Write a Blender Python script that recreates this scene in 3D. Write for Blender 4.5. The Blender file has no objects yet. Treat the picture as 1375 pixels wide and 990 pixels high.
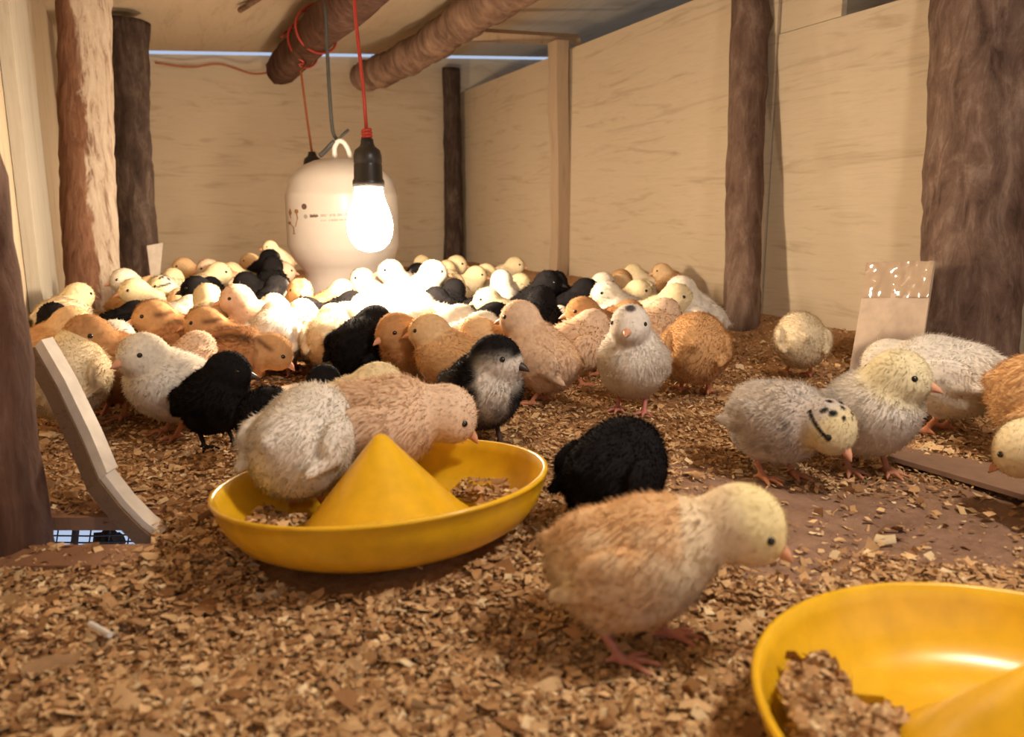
import bpy, math, random
import numpy as np
from mathutils import Matrix, Vector

random.seed(7)
rng = np.random.default_rng(7)
scene = bpy.context.scene
C = scene.collection

# ---------------------------------------------------------------- camera
FPX, CX, CY, H = 1050.0, 687.5, 495.0, 0.22
PITCH = math.atan((CY - 293) / FPX)
YAW = math.atan((CX - 190) / FPX * math.cos(PITCH))
cam_data = bpy.data.cameras.new('camera')
cam = bpy.data.objects.new('camera', cam_data)
C.objects.link(cam)
cam.location = (0, 0, H)
cam.rotation_euler = (math.pi / 2 - PITCH, 0, -YAW)
cam_data.sensor_width = 36.0
cam_data.lens = FPX / 1375 * 36.0
cam_data.clip_start = 0.01
cam_data.dof.use_dof = True
cam_data.dof.focus_distance = 0.85
cam_data.dof.aperture_fstop = 9.0
scene.camera = cam

# ---------------------------------------------------------------- world (pale dusk sky)
world = bpy.data.worlds.new('world')
scene.world = world
world.use_nodes = True
wbg = world.node_tree.nodes['Background']
wbg.inputs[0].default_value = (0.54, 0.66, 0.90, 1)
wbg.inputs[1].default_value = 0.85

# brightness of the bulbs (emission of the glowing glass) and exposure
BULB_MAIN, BULB_REAR, BULB_NEAR = 345.0, 125.0, 215.0
BULB_COLOR = (1.0, 0.80, 0.58)
NEAR_COLOR = (1.0, 0.88, 0.74)
scene.view_settings.view_transform = 'Standard'
scene.view_settings.look = 'None'
scene.view_settings.gamma = 1.0
scene.view_settings.use_curve_mapping = False
scene.view_settings.exposure = 0.0
try:
    scene.cycles.max_bounces = 8
    scene.cycles.sample_clamp_indirect = 4.0
    scene.cycles.use_denoising = True
except Exception:
    pass

# ---------------------------------------------------------------- pixel -> world helpers
_F = np.array([math.sin(YAW) * math.cos(PITCH), math.cos(YAW) * math.cos(PITCH), -math.sin(PITCH)])
_R = np.array([math.cos(YAW), -math.sin(YAW), 0.0])
_U = np.cross(_R, _F)
CAM = np.array([0, 0, H])


def ray(x, y):
    return _F + _R * (x - CX) / FPX - _U * (y - CY) / FPX


def pz(x, y, z=0.0):
    d = ray(x, y)
    return CAM + d * (z - H) / d[2]


def pX(x, y, X):
    d = ray(x, y)
    return CAM + d * X / d[0]


def pY(x, y, Y):
    d = ray(x, y)
    return CAM + d * Y / d[1]


def pD(x, y, D):
    return CAM + ray(x, y) * D


def smooth(a, b, t):
    t = np.clip((t - a) / (b - a), 0, 1)
    return t * t * (3 - 2 * t)


_T1 = pz(519, 652, 0.045)
MOUND = (_T1[0] - _F[0] * 0.035 + _R[0] * 0.055, _T1[1] - _F[1] * 0.035 + _R[1] * 0.055)


def floor_z(x, y):
    x = np.asarray(x, float)
    y = np.asarray(y, float)
    z = 0.030 * smooth(1.05, 1.9, y)
    z = z + 0.0022 * np.sin(x * 19 + y * 7) * np.sin(y * 23 - x * 5 + 1.3) + 0.0014 * np.sin(x * 47 + 2) * np.sin(y * 41 + x * 13)
    z = z + 0.016 * np.exp(-((x - MOUND[0]) ** 2 + (y - MOUND[1]) ** 2) / 0.0045)
    z = z + 0.018 * smooth(1.02, 1.15, x) * smooth(0.75, 1.0, y)
    return z


# ---------------------------------------------------------------- mesh helpers
def link(name, mesh, mat=None, parent=None, smooth_shade=False):
    o = bpy.data.objects.new(name, mesh)
    C.objects.link(o)
    if mat is not None:
        for m in (mat if isinstance(mat, (list, tuple)) else [mat]):
            mesh.materials.append(m)
    if parent is not None:
        o.parent = parent
    if smooth_shade:
        mesh.polygons.foreach_set('use_smooth', [True] * len(mesh.polygons))
    return o


def mesh_from(name, verts, faces):
    me = bpy.data.meshes.new(name)
    me.from_pydata([tuple(map(float, v)) for v in verts], [], [tuple(map(int, f)) for f in faces])
    me.update()
    return me


def fast_mesh(name, verts, faces):
    verts = np.asarray(verts, np.float32)
    faces = np.asarray(faces, np.int32)
    n, k = faces.shape
    me = bpy.data.meshes.new(name)
    me.vertices.add(len(verts))
    me.vertices.foreach_set('co', verts.ravel())
    me.loops.add(n * k)
    me.loops.foreach_set('vertex_index', faces.ravel())
    me.polygons.add(n)
    me.polygons.foreach_set('loop_start', np.arange(0, n * k, k, dtype=np.int32))
    me.update(calc_edges=True)
    return me


def color_attr(me, name, cols):
    a = me.attributes.new(name, 'FLOAT_COLOR', 'POINT')
    c = np.ones((len(cols), 4), np.float32)
    c[:, :3] = cols
    a.data.foreach_set('color', c.ravel())


def float_attr(me, name, vals):
    a = me.attributes.new(name, 'FLOAT', 'POINT')
    a.data.foreach_set('value', np.asarray(vals, np.float32))


def tag(o, label=None, cat=None, group=None, kind=None):
    if label:
        o['label'] = label
    if cat:
        o['category'] = cat
    if group:
        o['group'] = group
    if kind:
        o['kind'] = kind
    return o


def empty(name, loc=(0, 0, 0)):
    o = bpy.data.objects.new(name, None)
    C.objects.link(o)
    o.location = loc
    o.empty_display_size = 0.02
    return o


def box_mesh(name, x0, x1, y0, y1, z0, z1, bevel=0.0):
    v = [(x, y, z) for x in (x0, x1) for y in (y0, y1) for z in (z0, z1)]
    f = [(0, 1, 3, 2), (4, 6, 7, 5), (0, 4, 5, 1), (2, 3, 7, 6), (0, 2, 6, 4), (1, 5, 7, 3)]
    return mesh_from(name, v, f)


def slab_mesh(name, quad, thick):
    """a board from four corner points (in order) with a thickness along its normal"""
    q = [np.array(p, float) for p in quad]
    n = np.cross(q[1] - q[0], q[3] - q[0])
    n /= np.linalg.norm(n)
    v = q + [p - n * thick for p in q]
    k = len(q)
    f = [tuple(range(k)), tuple(reversed(range(k, 2 * k)))]
    for i in range(k):
        j = (i + 1) % k
        f.append((i, i + k, j + k, j)[::1])
    return mesh_from(name, v, f)


def tube_mesh(name, pts, r, seg=8, cap=True):
    pts = [np.array(p, float) for p in pts]
    rs = r if isinstance(r, (list, tuple, np.ndarray)) else [r] * len(pts)
    verts, faces = [], []
    up = np.array([0.13, 0.27, 0.95])
    prev = None
    for i, p in enumerate(pts):
        t = pts[min(i + 1, len(pts) - 1)] - pts[max(i - 1, 0)]
        t = t / (np.linalg.norm(t) + 1e-12)
        a = prev if prev is not None else (np.cross(t, up) if abs(t @ up) < 0.9 else np.cross(t, [1, 0, 0]))
        a = a - t * (a @ t)
        a /= np.linalg.norm(a)
        prev = a
        b = np.cross(t, a)
        for s in range(seg):
            an = 2 * math.pi * s / seg
            verts.append(p + rs[i] * (math.cos(an) * a + math.sin(an) * b))
    n = len(pts)
    for i in range(n - 1):
        for s in range(seg):
            s2 = (s + 1) % seg
            faces.append((i * seg + s, i * seg + s2, (i + 1) * seg + s2, (i + 1) * seg + s))
    if cap:
        faces.append(tuple(reversed(range(seg))))
        faces.append(tuple(range((n - 1) * seg, n * seg)))
    return mesh_from(name, verts, faces)


def spline(pts, n=24):
    """Catmull-Rom through points"""
    p = [np.array(q, float) for q in pts]
    p = [2 * p[0] - p[1]] + p + [2 * p[-1] - p[-2]]
    out = []
    m = len(p) - 3
    for i in range(m):
        for t in np.linspace(0, 1, n // m + 1, endpoint=(i == m - 1)):
            a, b, c, d = p[i:i + 4]
            out.append(0.5 * ((2 * b) + (c - a) * t + (2 * a - 5 * b + 4 * c - d) * t * t + (3 * b - a - 3 * c + d) * t ** 3))
    return out


def lathe_mesh(name, prof, seg=48):
    verts, faces, rings = [], [], []
    for r, z in prof:
        if r < 1e-6:
            rings.append([len(verts)])
            verts.append((0, 0, z))
        else:
            rings.append(list(range(len(verts), len(verts) + seg)))
            for s in range(seg):
                a = 2 * math.pi * s / seg
                verts.append((r * math.cos(a), r * math.sin(a), z))
    for a, b in zip(rings[:-1], rings[1:]):
        for s in range(seg):
            s2 = (s + 1) % seg
            if len(a) == 1 and len(b) == 1:
                continue
            if len(a) == 1:
                faces.append((a[0], b[s2], b[s]))
            elif len(b) == 1:
                faces.append((a[s], a[s2], b[0]))
            else:
                faces.append((a[s], a[s2], b[s2], b[s]))
    return mesh_from(name, verts, faces)


# ---------------------------------------------------------------- materials
def new_mat(name):
    m = bpy.data.materials.new(name)
    m.use_nodes = True
    nt = m.node_tree
    return m, nt, nt.nodes['Principled BSDF']


def nd(nt, t, **kw):
    n = nt.nodes.new(t)
    for k, v in kw.items():
        setattr(n, k, v)
    return n


def ramp(nt, fac, stops):
    r = nd(nt, 'ShaderNodeValToRGB')
    e = r.color_ramp.elements
    while len(e) < len(stops):
        e.new(0.5)
    for el, (p, c) in zip(e, stops):
        el.position = p
        el.color = (*c, 1)
    nt.links.new(fac, r.inputs[0])
    return r.outputs[0]


def noise(nt, vec, scale, detail=4, rough=0.55, distortion=0.0):
    n = nd(nt, 'ShaderNodeTexNoise')
    n.inputs['Scale'].default_value = scale
    n.inputs['Detail'].default_value = detail
    n.inputs['Roughness'].default_value = rough
    n.inputs['Distortion'].default_value = distortion
    nt.links.new(vec, n.inputs['Vector'])
    return n.outputs[0]


def mapped(nt, scale, kind='Object', rot=(0, 0, 0), loc=(0, 0, 0)):
    tc = nd(nt, 'ShaderNodeTexCoord')
    mp = nd(nt, 'ShaderNodeMapping')
    mp.inputs['Scale'].default_value = scale
    mp.inputs['Rotation'].default_value = rot
    mp.inputs['Location'].default_value = loc
    nt.links.new(tc.outputs[kind], mp.inputs['Vector'])
    return mp.outputs[0]


def bump(nt, bsdf, h, strength=0.3, dist=0.002):
    b = nd(nt, 'ShaderNodeBump')
    b.inputs['Strength'].default_value = strength
    b.inputs['Distance'].default_value = dist
    nt.links.new(h, b.inputs['Height'])
    nt.links.new(b.outputs[0], bsdf.inputs['Normal'])


def mixc(nt, fac, a, b, mode='MIX'):
    m = nd(nt, 'ShaderNodeMix', data_type='RGBA', blend_type=mode)
    for i, v in ((0, fac), (6, a), (7, b)):
        if isinstance(v, (tuple, list)):
            m.inputs[i].default_value = (*v, 1)
        elif isinstance(v, (int, float)):
            m.inputs[i].default_value = v
        else:
            nt.links.new(v, m.inputs[i])
    return m.outputs[2]


def plain(name, col, rough=0.6, spec=0.3, metal=0.0):
    m, nt, b = new_mat(name)
    b.inputs['Base Color'].default_value = (*col, 1)
    b.inputs['Roughness'].default_value = rough
    b.inputs['Specular IOR Level'].default_value = spec
    b.inputs['Metallic'].default_value = metal
    v = mapped(nt, (1, 1, 1))
    n = noise(nt, v, 60, 3)
    c = ramp(nt, n, [(0.3, tuple(x * 0.88 for x in col)), (0.7, tuple(min(1, x * 1.08) for x in col))])
    nt.links.new(c, b.inputs['Base Color'])
    return m


def plywood(name, base, dark, scale=(1.2, 1.2, 14), rot=(0, 0, 0), knots=True, seed=0.0):
    m, nt, b = new_mat(name)
    v = mapped(nt, scale, rot=rot, loc=(seed, seed * 1.7, seed * 0.6))
    g1 = noise(nt, v, 3.0, 6, 0.62, 1.4)
    v2 = mapped(nt, tuple(s * 2.2 for s in scale), rot=rot, loc=(seed + 3, 1, seed))
    g2 = noise(nt, v2, 6.0, 5, 0.7, 0.6)
    c1 = ramp(nt, g1, [(0.30, dark), (0.46, base), (0.72, tuple(min(1, x * 1.07) for x in base))])
    c2 = ramp(nt, g2, [(0.30, tuple(x * 0.86 for x in base)), (0.52, base), (0.75, tuple(min(1, x * 1.05) for x in base))])
    c = mixc(nt, 0.5, c1, c2)
    if knots:
        v3 = mapped(nt, (1, 1, 1.0), loc=(seed * 2.1, 0.4, 0.2))
        k = noise(nt, v3, 2.1, 3, 0.5, 2.0)
        kf = ramp(nt, k, [(0.60, (0, 0, 0)), (0.78, (0.30, 0.30, 0.30))])
        c = mixc(nt, kf, c, dark)
    nt.links.new(c, b.inputs['Base Color'])
    b.inputs['Roughness'].default_value = 0.72
    b.inputs['Specular IOR Level'].default_value = 0.22
    bump(nt, b, g2, 0.15, 0.001)
    return m


def bark(name, c_dark, c_mid, c_light, scale=1.0, seed=0.0):
    m, nt, b = new_mat(name)
    v = mapped(nt, (14 * scale, 14 * scale, 3.2 * scale), loc=(seed, seed, seed))
    n1 = noise(nt, v, 3.2, 8, 0.68, 0.8)
    v2 = mapped(nt, (7, 7, 5), loc=(seed * 2, 0, seed))
    n2 = noise(nt, v2, 2.4, 6, 0.7, 0.3)
    c1 = ramp(nt, n1, [(0.30, c_dark), (0.50, c_mid), (0.72, c_light)])
    c2 = ramp(nt, n2, [(0.35, c_dark), (0.55, c_mid), (0.70, c_light)])
    nt.links.new(mixc(nt, 0.45, c1, c2), b.inputs['Base Color'])
    b.inputs['Roughness'].default_value = 0.9
    b.inputs['Specular IOR Level'].default_value = 0.12
    bump(nt, b, n1, 0.9, 0.006)
    return m


M = {}
PLY, PLY_DARK = (0.50, 0.40, 0.275), (0.31, 0.22, 0.13)
M['ply_right'] = plywood('plywood_right', PLY, PLY_DARK, (1.0, 1.3, 13), seed=2.0)
M['ply_back'] = plywood('plywood_back', PLY, PLY_DARK, (1.3, 1.0, 9), seed=5.0)
M['ply_left'] = plywood('plywood_left', PLY, PLY_DARK, (8, 8, 1.0), seed=8.0)
M['ply_ceil'] = plywood('plywood_ceiling', PLY, PLY_DARK, (7, 1.0, 7), seed=11.0)
M['ply_out'] = plywood('plywood_outer', PLY, PLY_DARK, (1.3, 1.0, 9), seed=14.0)
M['batten'] = plywood('batten_wood', (0.40, 0.29, 0.19), (0.22, 0.14, 0.085), (12, 12, 1.2), knots=False, seed=3.0)
M['grey_wood'] = plywood('weathered_wood', (0.40, 0.36, 0.29), (0.30, 0.22, 0.15), (16, 16, 1.4), knots=False, seed=4.0)
M['brown_board'] = plywood('brown_board', (0.26, 0.13, 0.07), (0.12, 0.055, 0.03), (14, 14, 1.2), knots=False, seed=6.0)
M['dark_board'] = plain('dark_eave', (0.045, 0.036, 0.032), 0.9, 0.1)
M['bark_dark'] = bark('bark_dark', (0.022, 0.014, 0.011), (0.065, 0.042, 0.032), (0.16, 0.12, 0.095), 1.0, 1.0)
M['bark_mid'] = bark('bark_mid', (0.05, 0.028, 0.02), (0.14, 0.085, 0.06), (0.28, 0.20, 0.15), 1.0, 3.0)
M['bark_near'] = bark('bark_near', (0.03, 0.014, 0.009), (0.10, 0.048, 0.03), (0.22, 0.13, 0.09), 0.8, 5.0)
M['bark_big'] = bark('bark_big', (0.030, 0.016, 0.012), (0.16, 0.10, 0.072), (0.38, 0.28, 0.21), 0.8, 7.0)
M['bark_pole'] = bark('bark_pole', (0.05, 0.028, 0.02), (0.20, 0.12, 0.08), (0.36, 0.24, 0.16), 0.6, 9.0)


def peeled_bark():
    m, nt, b = new_mat('peeled_bark')
    tc = nd(nt, 'ShaderNodeTexCoord')
    sep = nd(nt, 'ShaderNodeSeparateXYZ')
    nt.links.new(tc.outputs['Object'], sep.inputs[0])
    v = mapped(nt, (9, 9, 2.4), loc=(1, 2, 3))
    n = noise(nt, v, 3.0, 7, 0.65, 0.6)
    madd = nd(nt, 'ShaderNodeMath', operation='MULTIPLY_ADD')
    nt.links.new(n, madd.inputs[0])
    madd.inputs[1].default_value = 0.075
    nt.links.new(sep.outputs[0], madd.inputs[2])
    mask = ramp(nt, madd.outputs[0], [(0.050, (0, 0, 0)), (0.057, (1, 1, 1))])
    v2 = mapped(nt, (20, 20, 2.6), loc=(4, 2, 3))
    g = noise(nt, v2, 4.0, 7, 0.7, 0.5)
    red = ramp(nt, g, [(0.3, (0.13, 0.055, 0.03)), (0.55, (0.27, 0.135, 0.08)), (0.75, (0.36, 0.20, 0.12))])
    pale = ramp(nt, g, [(0.32, (0.24, 0.14, 0.09)), (0.45, (0.56, 0.44, 0.33)), (0.7, (0.74, 0.64, 0.51))])
    nt.links.new(mixc(nt, mask, red, pale), b.inputs['Base Color'])
    b.inputs['Roughness'].default_value = 0.8
    b.inputs['Specular IOR Level'].default_value = 0.15
    bump(nt, b, g, 0.7, 0.005)
    return m


M['peeled'] = peeled_bark()


def litter_floor():
    m, nt, b = new_mat('sawdust_floor')
    v = mapped(nt, (1, 1, 1))
    n1 = noise(nt, v, 150, 6, 0.7, 0.6)
    n2 = noise(nt, v, 9, 5, 0.6)
    c1 = ramp(nt, n1, [(0.30, (0.20, 0.095, 0.042)), (0.5, (0.38, 0.21, 0.10)), (0.70, (0.56, 0.34, 0.17))])
    c2 = ramp(nt, n2, [(0.3, (0.17, 0.08, 0.036)), (0.6, (0.40, 0.22, 0.105))])
    lit = mixc(nt, 0.35, c1, c2)
    v3 = mapped(nt, (1, 1, 1), loc=(2, 3, 0))
    n3 = noise(nt, v3, 34, 6, 0.7)
    bare = ramp(nt, n3, [(0.3, (0.20, 0.115, 0.075)), (0.65, (0.33, 0.205, 0.14))])
    at = nd(nt, 'ShaderNodeAttribute', attribute_name='bare')
    nt.links.new(mixc(nt, at.outputs['Fac'], lit, bare), b.inputs['Base Color'])
    b.inputs['Roughness'].default_value = 0.95
    b.inputs['Specular IOR Level'].default_value = 0.1
    bump(nt, b, n1, 0.7, 0.004)
    return m


M['floor'] = litter_floor()


def attr_mat(name, rough=0.85, spec=0.12, sheen=0.0, translucent=0.0):
    m, nt, b = new_mat(name)
    at = nd(nt, 'ShaderNodeAttribute', attribute_name='Col')
    v = mapped(nt, (1, 1, 1))
    n = noise(nt, v, 220, 3)
    r = ramp(nt, n, [(0.3, (0.84, 0.84, 0.84)), (0.7, (1, 1, 1))])
    col = mixc(nt, 1.0, at.outputs['Color'], r, 'MULTIPLY')
    nt.links.new(col, b.inputs['Base Color'])
    b.inputs['Roughness'].default_value = rough
    b.inputs['Specular IOR Level'].default_value = spec
    b.inputs['Sheen Weight'].default_value = sheen
    b.inputs['Sheen Roughness'].default_value = 0.6
    if translucent:
        tr = nd(nt, 'ShaderNodeBsdfTranslucent')
        nt.links.new(col, tr.inputs[0])
        mx = nd(nt, 'ShaderNodeMixShader')
        mx.inputs[0].default_value = translucent
        out = nt.nodes['Material Output']
        nt.links.new(b.outputs[0], mx.inputs[1])
        nt.links.new(tr.outputs[0], mx.inputs[2])
        nt.links.new(mx.outputs[0], out.inputs[0])
    return m


M['chip'] = attr_mat('wood_shaving', 0.85, 0.12)
M['chick'] = attr_mat('chick_plumage', 0.95, 0.05)
M['down'] = attr_mat('chick_down', 0.95, 0.02, 0.0, 0.5)
M['eye'] = plain('chick_eye', (0.008, 0.006, 0.005), 0.12, 0.6)
M['beak_pink'] = plain('beak_pink', (0.66, 0.33, 0.20), 0.45, 0.4)
M['beak_dark'] = plain('beak_dark', (0.045, 0.032, 0.028), 0.45, 0.4)
M['tray'] = plain('yellow_plastic', (0.78, 0.45, 0.013), 0.28, 0.5)
M['drinker'] = None
M['black_plastic'] = plain('black_plastic', (0.018, 0.016, 0.015), 0.35, 0.45)
M['red_wire'] = plain('red_wire', (0.42, 0.045, 0.03), 0.45, 0.4)
M['orange_wire'] = plain('orange_wire', (0.38, 0.12, 0.045), 0.5, 0.35)
M['rope'] = plain('grey_rope', (0.075, 0.075, 0.07), 0.8, 0.15)
M['red_plastic'] = plain('red_plastic', (0.45, 0.02, 0.025), 0.35, 0.4)
M['white_plastic'] = plain('white_plastic', (0.74, 0.70, 0.64), 0.4, 0.4)
M['card'] = plain('cardboard', (0.52, 0.40, 0.30), 0.85, 0.12)
M['card_white'] = plain('white_card_face', (0.72, 0.65, 0.56), 0.8, 0.15)
M['card_brown'] = plywood('cardboard_edge', (0.19, 0.115, 0.068), (0.07, 0.038, 0.022), (40, 40, 90), knots=False, seed=2.5)
M['dust_card'] = plain('dusty_cardboard', (0.26, 0.16, 0.105), 0.95, 0.08)
M['wire'] = plain('mesh_wire', (0.05, 0.05, 0.055), 0.5, 0.4, 0.3)
M['print'] = plain('dark_print', (0.10, 0.055, 0.04), 0.6, 0.2)
M['print_pale'] = plain('faded_print', (0.30, 0.25, 0.21), 0.6, 0.2)
M['print_brown'] = plain('brown_print', (0.28, 0.13, 0.05), 0.6, 0.2)
M['straw'] = plain('blue_straw', (0.40, 0.52, 0.58), 0.5, 0.3)


def tank_mat():
    m, nt, b = new_mat('translucent_white_plastic')
    v = mapped(nt, (1, 1, 1))
    n = noise(nt, v, 14, 4)
    c = ramp(nt, n, [(0.3, (0.60, 0.54, 0.48)), (0.7, (0.66, 0.60, 0.54))])
    nt.links.new(c, b.inputs['Base Color'])
    b.inputs['Roughness'].default_value = 0.35
    b.inputs['Specular IOR Level'].default_value = 0.4
    tr = nd(nt, 'ShaderNodeBsdfTranslucent')
    nt.links.new(c, tr.inputs[0])
    mx = nd(nt, 'ShaderNodeMixShader')
    mx.inputs[0].default_value = 0.30
    nt.links.new(b.outputs[0], mx.inputs[1])
    nt.links.new(tr.outputs[0], mx.inputs[2])
    nt.links.new(mx.outputs[0], nt.nodes['Material Output'].inputs[0])
    return m


M['drinker'] = tank_mat()


def tape_mat():
    m, nt, b = new_mat('clear_packing_tape')
    b.inputs['Base Color'].default_value = (0.40, 0.29, 0.20, 1)
    b.inputs['Roughness'].default_value = 0.10
    b.inputs['Specular IOR Level'].default_value = 0.8
    b.inputs['Coat Weight'].default_value = 0.6
    b.inputs['Coat Roughness'].default_value = 0.06
    v = mapped(nt, (1, 1, 1))
    n = noise(nt, v, 70, 3, 0.55, 1.0)
    bump(nt, b, n, 0.2, 0.002)
    return m


M['tape'] = tape_mat()


def glow_mat(name, strength, color=BULB_COLOR):
    m, nt, b = new_mat(name)
    b.inputs['Base Color'].default_value = (0.8, 0.8, 0.78, 1)
    b.inputs['Emission Color'].default_value = (*color, 1)
    b.inputs['Emission Strength'].default_value = strength
    return m


# ---------------------------------------------------------------- the coop: walls, ceiling, floor
XW, YB = 1.161, 2.98


def ceil_z(x):
    return 0.765 + 0.067 * x


wall_right = empty('wall_right', (XW, 1.4, 0))
tag(wall_right, kind='structure')


def wall_panel(name, parent, y0, y1, z0, z1, mat, x=XW, t=0.012, off=0.0):
    me = box_mesh(name, off, t + off, y0 - parent.location.y, y1 - parent.location.y, z0, z1)
    o = link(name, me, mat, parent)
    return o


wall_panel('plywood_panel', wall_right, 2.115, YB, -0.02, 0.700, M['ply_right'], off=0.004)
wall_panel('plywood_panel', wall_right, 1.262, 2.110, -0.02, 0.700, M['ply_right'])
wall_panel('plywood_panel', wall_right, -0.70, 1.258, -0.02, 0.574, M['ply_right'], off=0.003)
y_up = pX(1127, 10, XW)[1]
wall_panel('plywood_panel', wall_right, y_up, 1.258, 0.576, 0.72, M['ply_right'], off=0.006)

wall_back = link('wall_back', mesh_from('wall_back', *(lambda top: (
    [(-0.26, YB, -0.02), (1.75, YB, -0.02), (1.75, YB, top(1.75)), (-0.26, YB, top(-0.26)),
     (-0.26, YB + 0.012, -0.02), (1.75, YB + 0.012, -0.02), (1.75, YB + 0.012, top(1.75)), (-0.26, YB + 0.012, top(-0.26))],
    [(0, 1, 2, 3), (7, 6, 5, 4), (0, 4, 5, 1), (1, 5, 6, 2), (2, 6, 7, 3), (3, 7, 4, 0)]))(lambda x: 0.748 + 0.067 * x)), M['ply_back'])
tag(wall_back, kind='structure')
wall_left = link('wall_left', box_mesh('wall_left', -0.19, -0.178, -0.7, YB, -0.02, 0.76), M['ply_left'])
tag(wall_left, kind='structure')


def ceiling_piece(x0, x1, y0, y1, lift=0.0):
    a, b = ceil_z(x0) + lift, ceil_z(x1) + lift
    return slab_mesh('ceiling', [(x0, y0, a), (x0, y1, a), (x1, y1, b), (x1, y0, b)], -0.012)


ceiling = link('ceiling', ceiling_piece(-0.26, 1.55, -0.7, YB - 0.03), M['ply_ceil'])
tag(ceiling, kind='structure')
gap_shade = link('shade_board_1', box_mesh('shade_board_1', 1.53, 1.55, -0.7, YB - 0.02, -0.02, 0.85), M['ply_out'])  # added board closing the space beyond the wall so the gap stays dark
tag(gap_shade, kind='structure')
tag(link('shade_board_2', box_mesh('shade_board_2', XW + 0.02, 1.53, -0.7, -0.68, -0.02, 0.83), M['ply_out']), kind='structure')  # added end board behind the camera, keeps sky light out of that space

# floor: litter bed with the opening by the near post
hole_px = [(-260, 743), (204, 738), (207, 698), (-260, 698)]
HOLE = [pz(*q)[:2] for q in hole_px]


def in_poly(x, y, poly):
    x = np.asarray(x, float)
    y = np.asarray(y, float)
    inside = np.zeros(x.shape, bool)
    n = len(poly)
    for i in range(n):
        x1, y1 = poly[i]
        x2, y2 = poly[(i + 1) % n]
        c = ((y1 > y) != (y2 > y)) & (x < (x2 - x1) * (y - y1) / (y2 - y1 + 1e-12) + x1)
        inside ^= c
    return inside


BARE = [pz(*q)[:2] for q in [(865, 600), (1000, 640), (1120, 655), (1180, 650), (1420, 690), (1420, 772), (1180, 768), (1060, 805), (985, 800), (950, 760), (920, 690)]]


def bare_mask(x, y):
    """soft 0..1 mask of the scratched-bare patch"""
    m = np.zeros(np.shape(x))
    k = 0
    for dx in (-0.02, 0, 0.02):
        for dy in (-0.02, 0, 0.02):
            wob = 0.012 * np.sin(np.asarray(x) * 60 + np.asarray(y) * 35)
            m = m + in_poly(np.asarray(x) + dx + wob, np.asarray(y) + dy + wob, BARE)
            k += 1
    return m / k


xs = np.arange(-0.34, XW + 0.02, 0.008)
ys = np.arange(-0.45, YB + 0.01, 0.010)
gx, gy = np.meshgrid(xs, ys)
gz = floor_z(gx, gy) + rng.normal(0, 0.0009, gx.shape)
fv = np.stack([gx.ravel(), gy.ravel(), gz.ravel()], 1)
nx, ny = len(xs), len(ys)
ii, jj = np.meshgrid(np.arange(nx - 1), np.arange(ny - 1))
a = (jj * nx + ii).ravel()
ff = np.stack([a, a + 1, a + nx + 1, a + nx], 1)
cxy = fv[ff].mean(1)
ff = ff[~in_poly(cxy[:, 0], cxy[:, 1], HOLE)]
fme = fast_mesh('floor', fv, ff)
float_attr(fme, 'bare', bare_mask(fv[:, 0], fv[:, 1]))
floor = link('floor', fme, M['floor'], smooth_shade=True)
tag(floor, kind='structure')

# joists edging the opening in the floor
h0, h1, h2, h3 = [np.array([*q, 0.0]) for q in HOLE]
link('joist', slab_mesh('joist', [h0 + [0, 0, .004], h1 + [0, 0, .004], h1 + [-.012, -.03, .004], h0 + [-.012, -.03, .004]], -0.022), M['brown_board'], floor)
link('joist', slab_mesh('joist', [h2 + [0, -.004, .003], h3 + [0, -.004, .003], h3 + [.012, .03, .003], h2 + [.012, .03, .003]], -0.010), M['brown_board'], floor)


# ---------------------------------------------------------------- posts and poles
def log_mesh(name, p0, p1, r0, r1, seed, bow=0.0, rough=0.06, seg=28, n=44, knots=()):
    p0, p1 = np.array(p0, float), np.array(p1, float)
    t = p1 - p0
    L = np.linalg.norm(t)
    t /= L
    a = np.cross(t, [0.2, 1, 0.1])
    a /= np.linalg.norm(a)
    b = np.cross(t, a)
    rs = np.random.default_rng(seed)
    ph = rs.uniform(0, 6.28, 12)
    verts, faces = [], []
    for i in range(n):
        u = i / (n - 1)
        c = p0 + t * L * u + a * bow * math.sin(u * math.pi) + b * 0.3 * bow * math.sin(u * 5 + ph[0])
        r = r0 + (r1 - r0) * u
        for s in range(seg):
            an = 2 * math.pi * s / seg
            k = 1 + rough * (0.5 * math.sin(2 * an + ph[1] + u * 3) + 0.4 * math.sin(3 * an + ph[2] - u * 6) + 0.35 * math.sin(u * 21 + ph[3] + 2 * an)
                             + 0.3 * math.sin(5 * an + u * 9 + ph[4]) + 0.3 * math.sin(u * 47 + ph[5] + an))
            k += rough * 0.35 * rs.normal()
            for ku, ka, kh in knots:
                da = (an - ka + math.pi) % (2 * math.pi) - math.pi
                k += kh * math.exp(-((u - ku) / 0.022) ** 2 - (da / 0.5) ** 2)
            verts.append(c + r * k * (math.cos(an) * a + math.sin(an) * b))
    for i in range(n - 1):
        for s in range(seg):
            s2 = (s + 1) % seg
            faces.append((i * seg + s, i * seg + s2, (i + 1) * seg + s2, (i + 1) * seg + s))
    faces.append(tuple(reversed(range(seg))))
    faces.append(tuple(range((n - 1) * seg, n * seg)))
    return mesh_from(name, verts, faces)


def local(me, origin):
    """move mesh data so that the object can sit at origin"""
    me.transform(Matrix.Translation(-Vector(origin)))
    return me


def to_ceiling(base, through):
    """the point where the line base -> through meets the ceiling"""
    base, through = np.array(base, float), np.array(through, float)
    d = through - base
    return base + d * (ceil_z(through[0]) - 0.004 - base[2]) / d[2]


def post(name, base, top, r0, r1, seed, mat, label, **kw):
    o = link(name, local(log_mesh(name, base, top, r0, r1, seed, **kw), base), mat, None, True)
    o.location = base
    tag(o, label, 'post')
    return o


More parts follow.
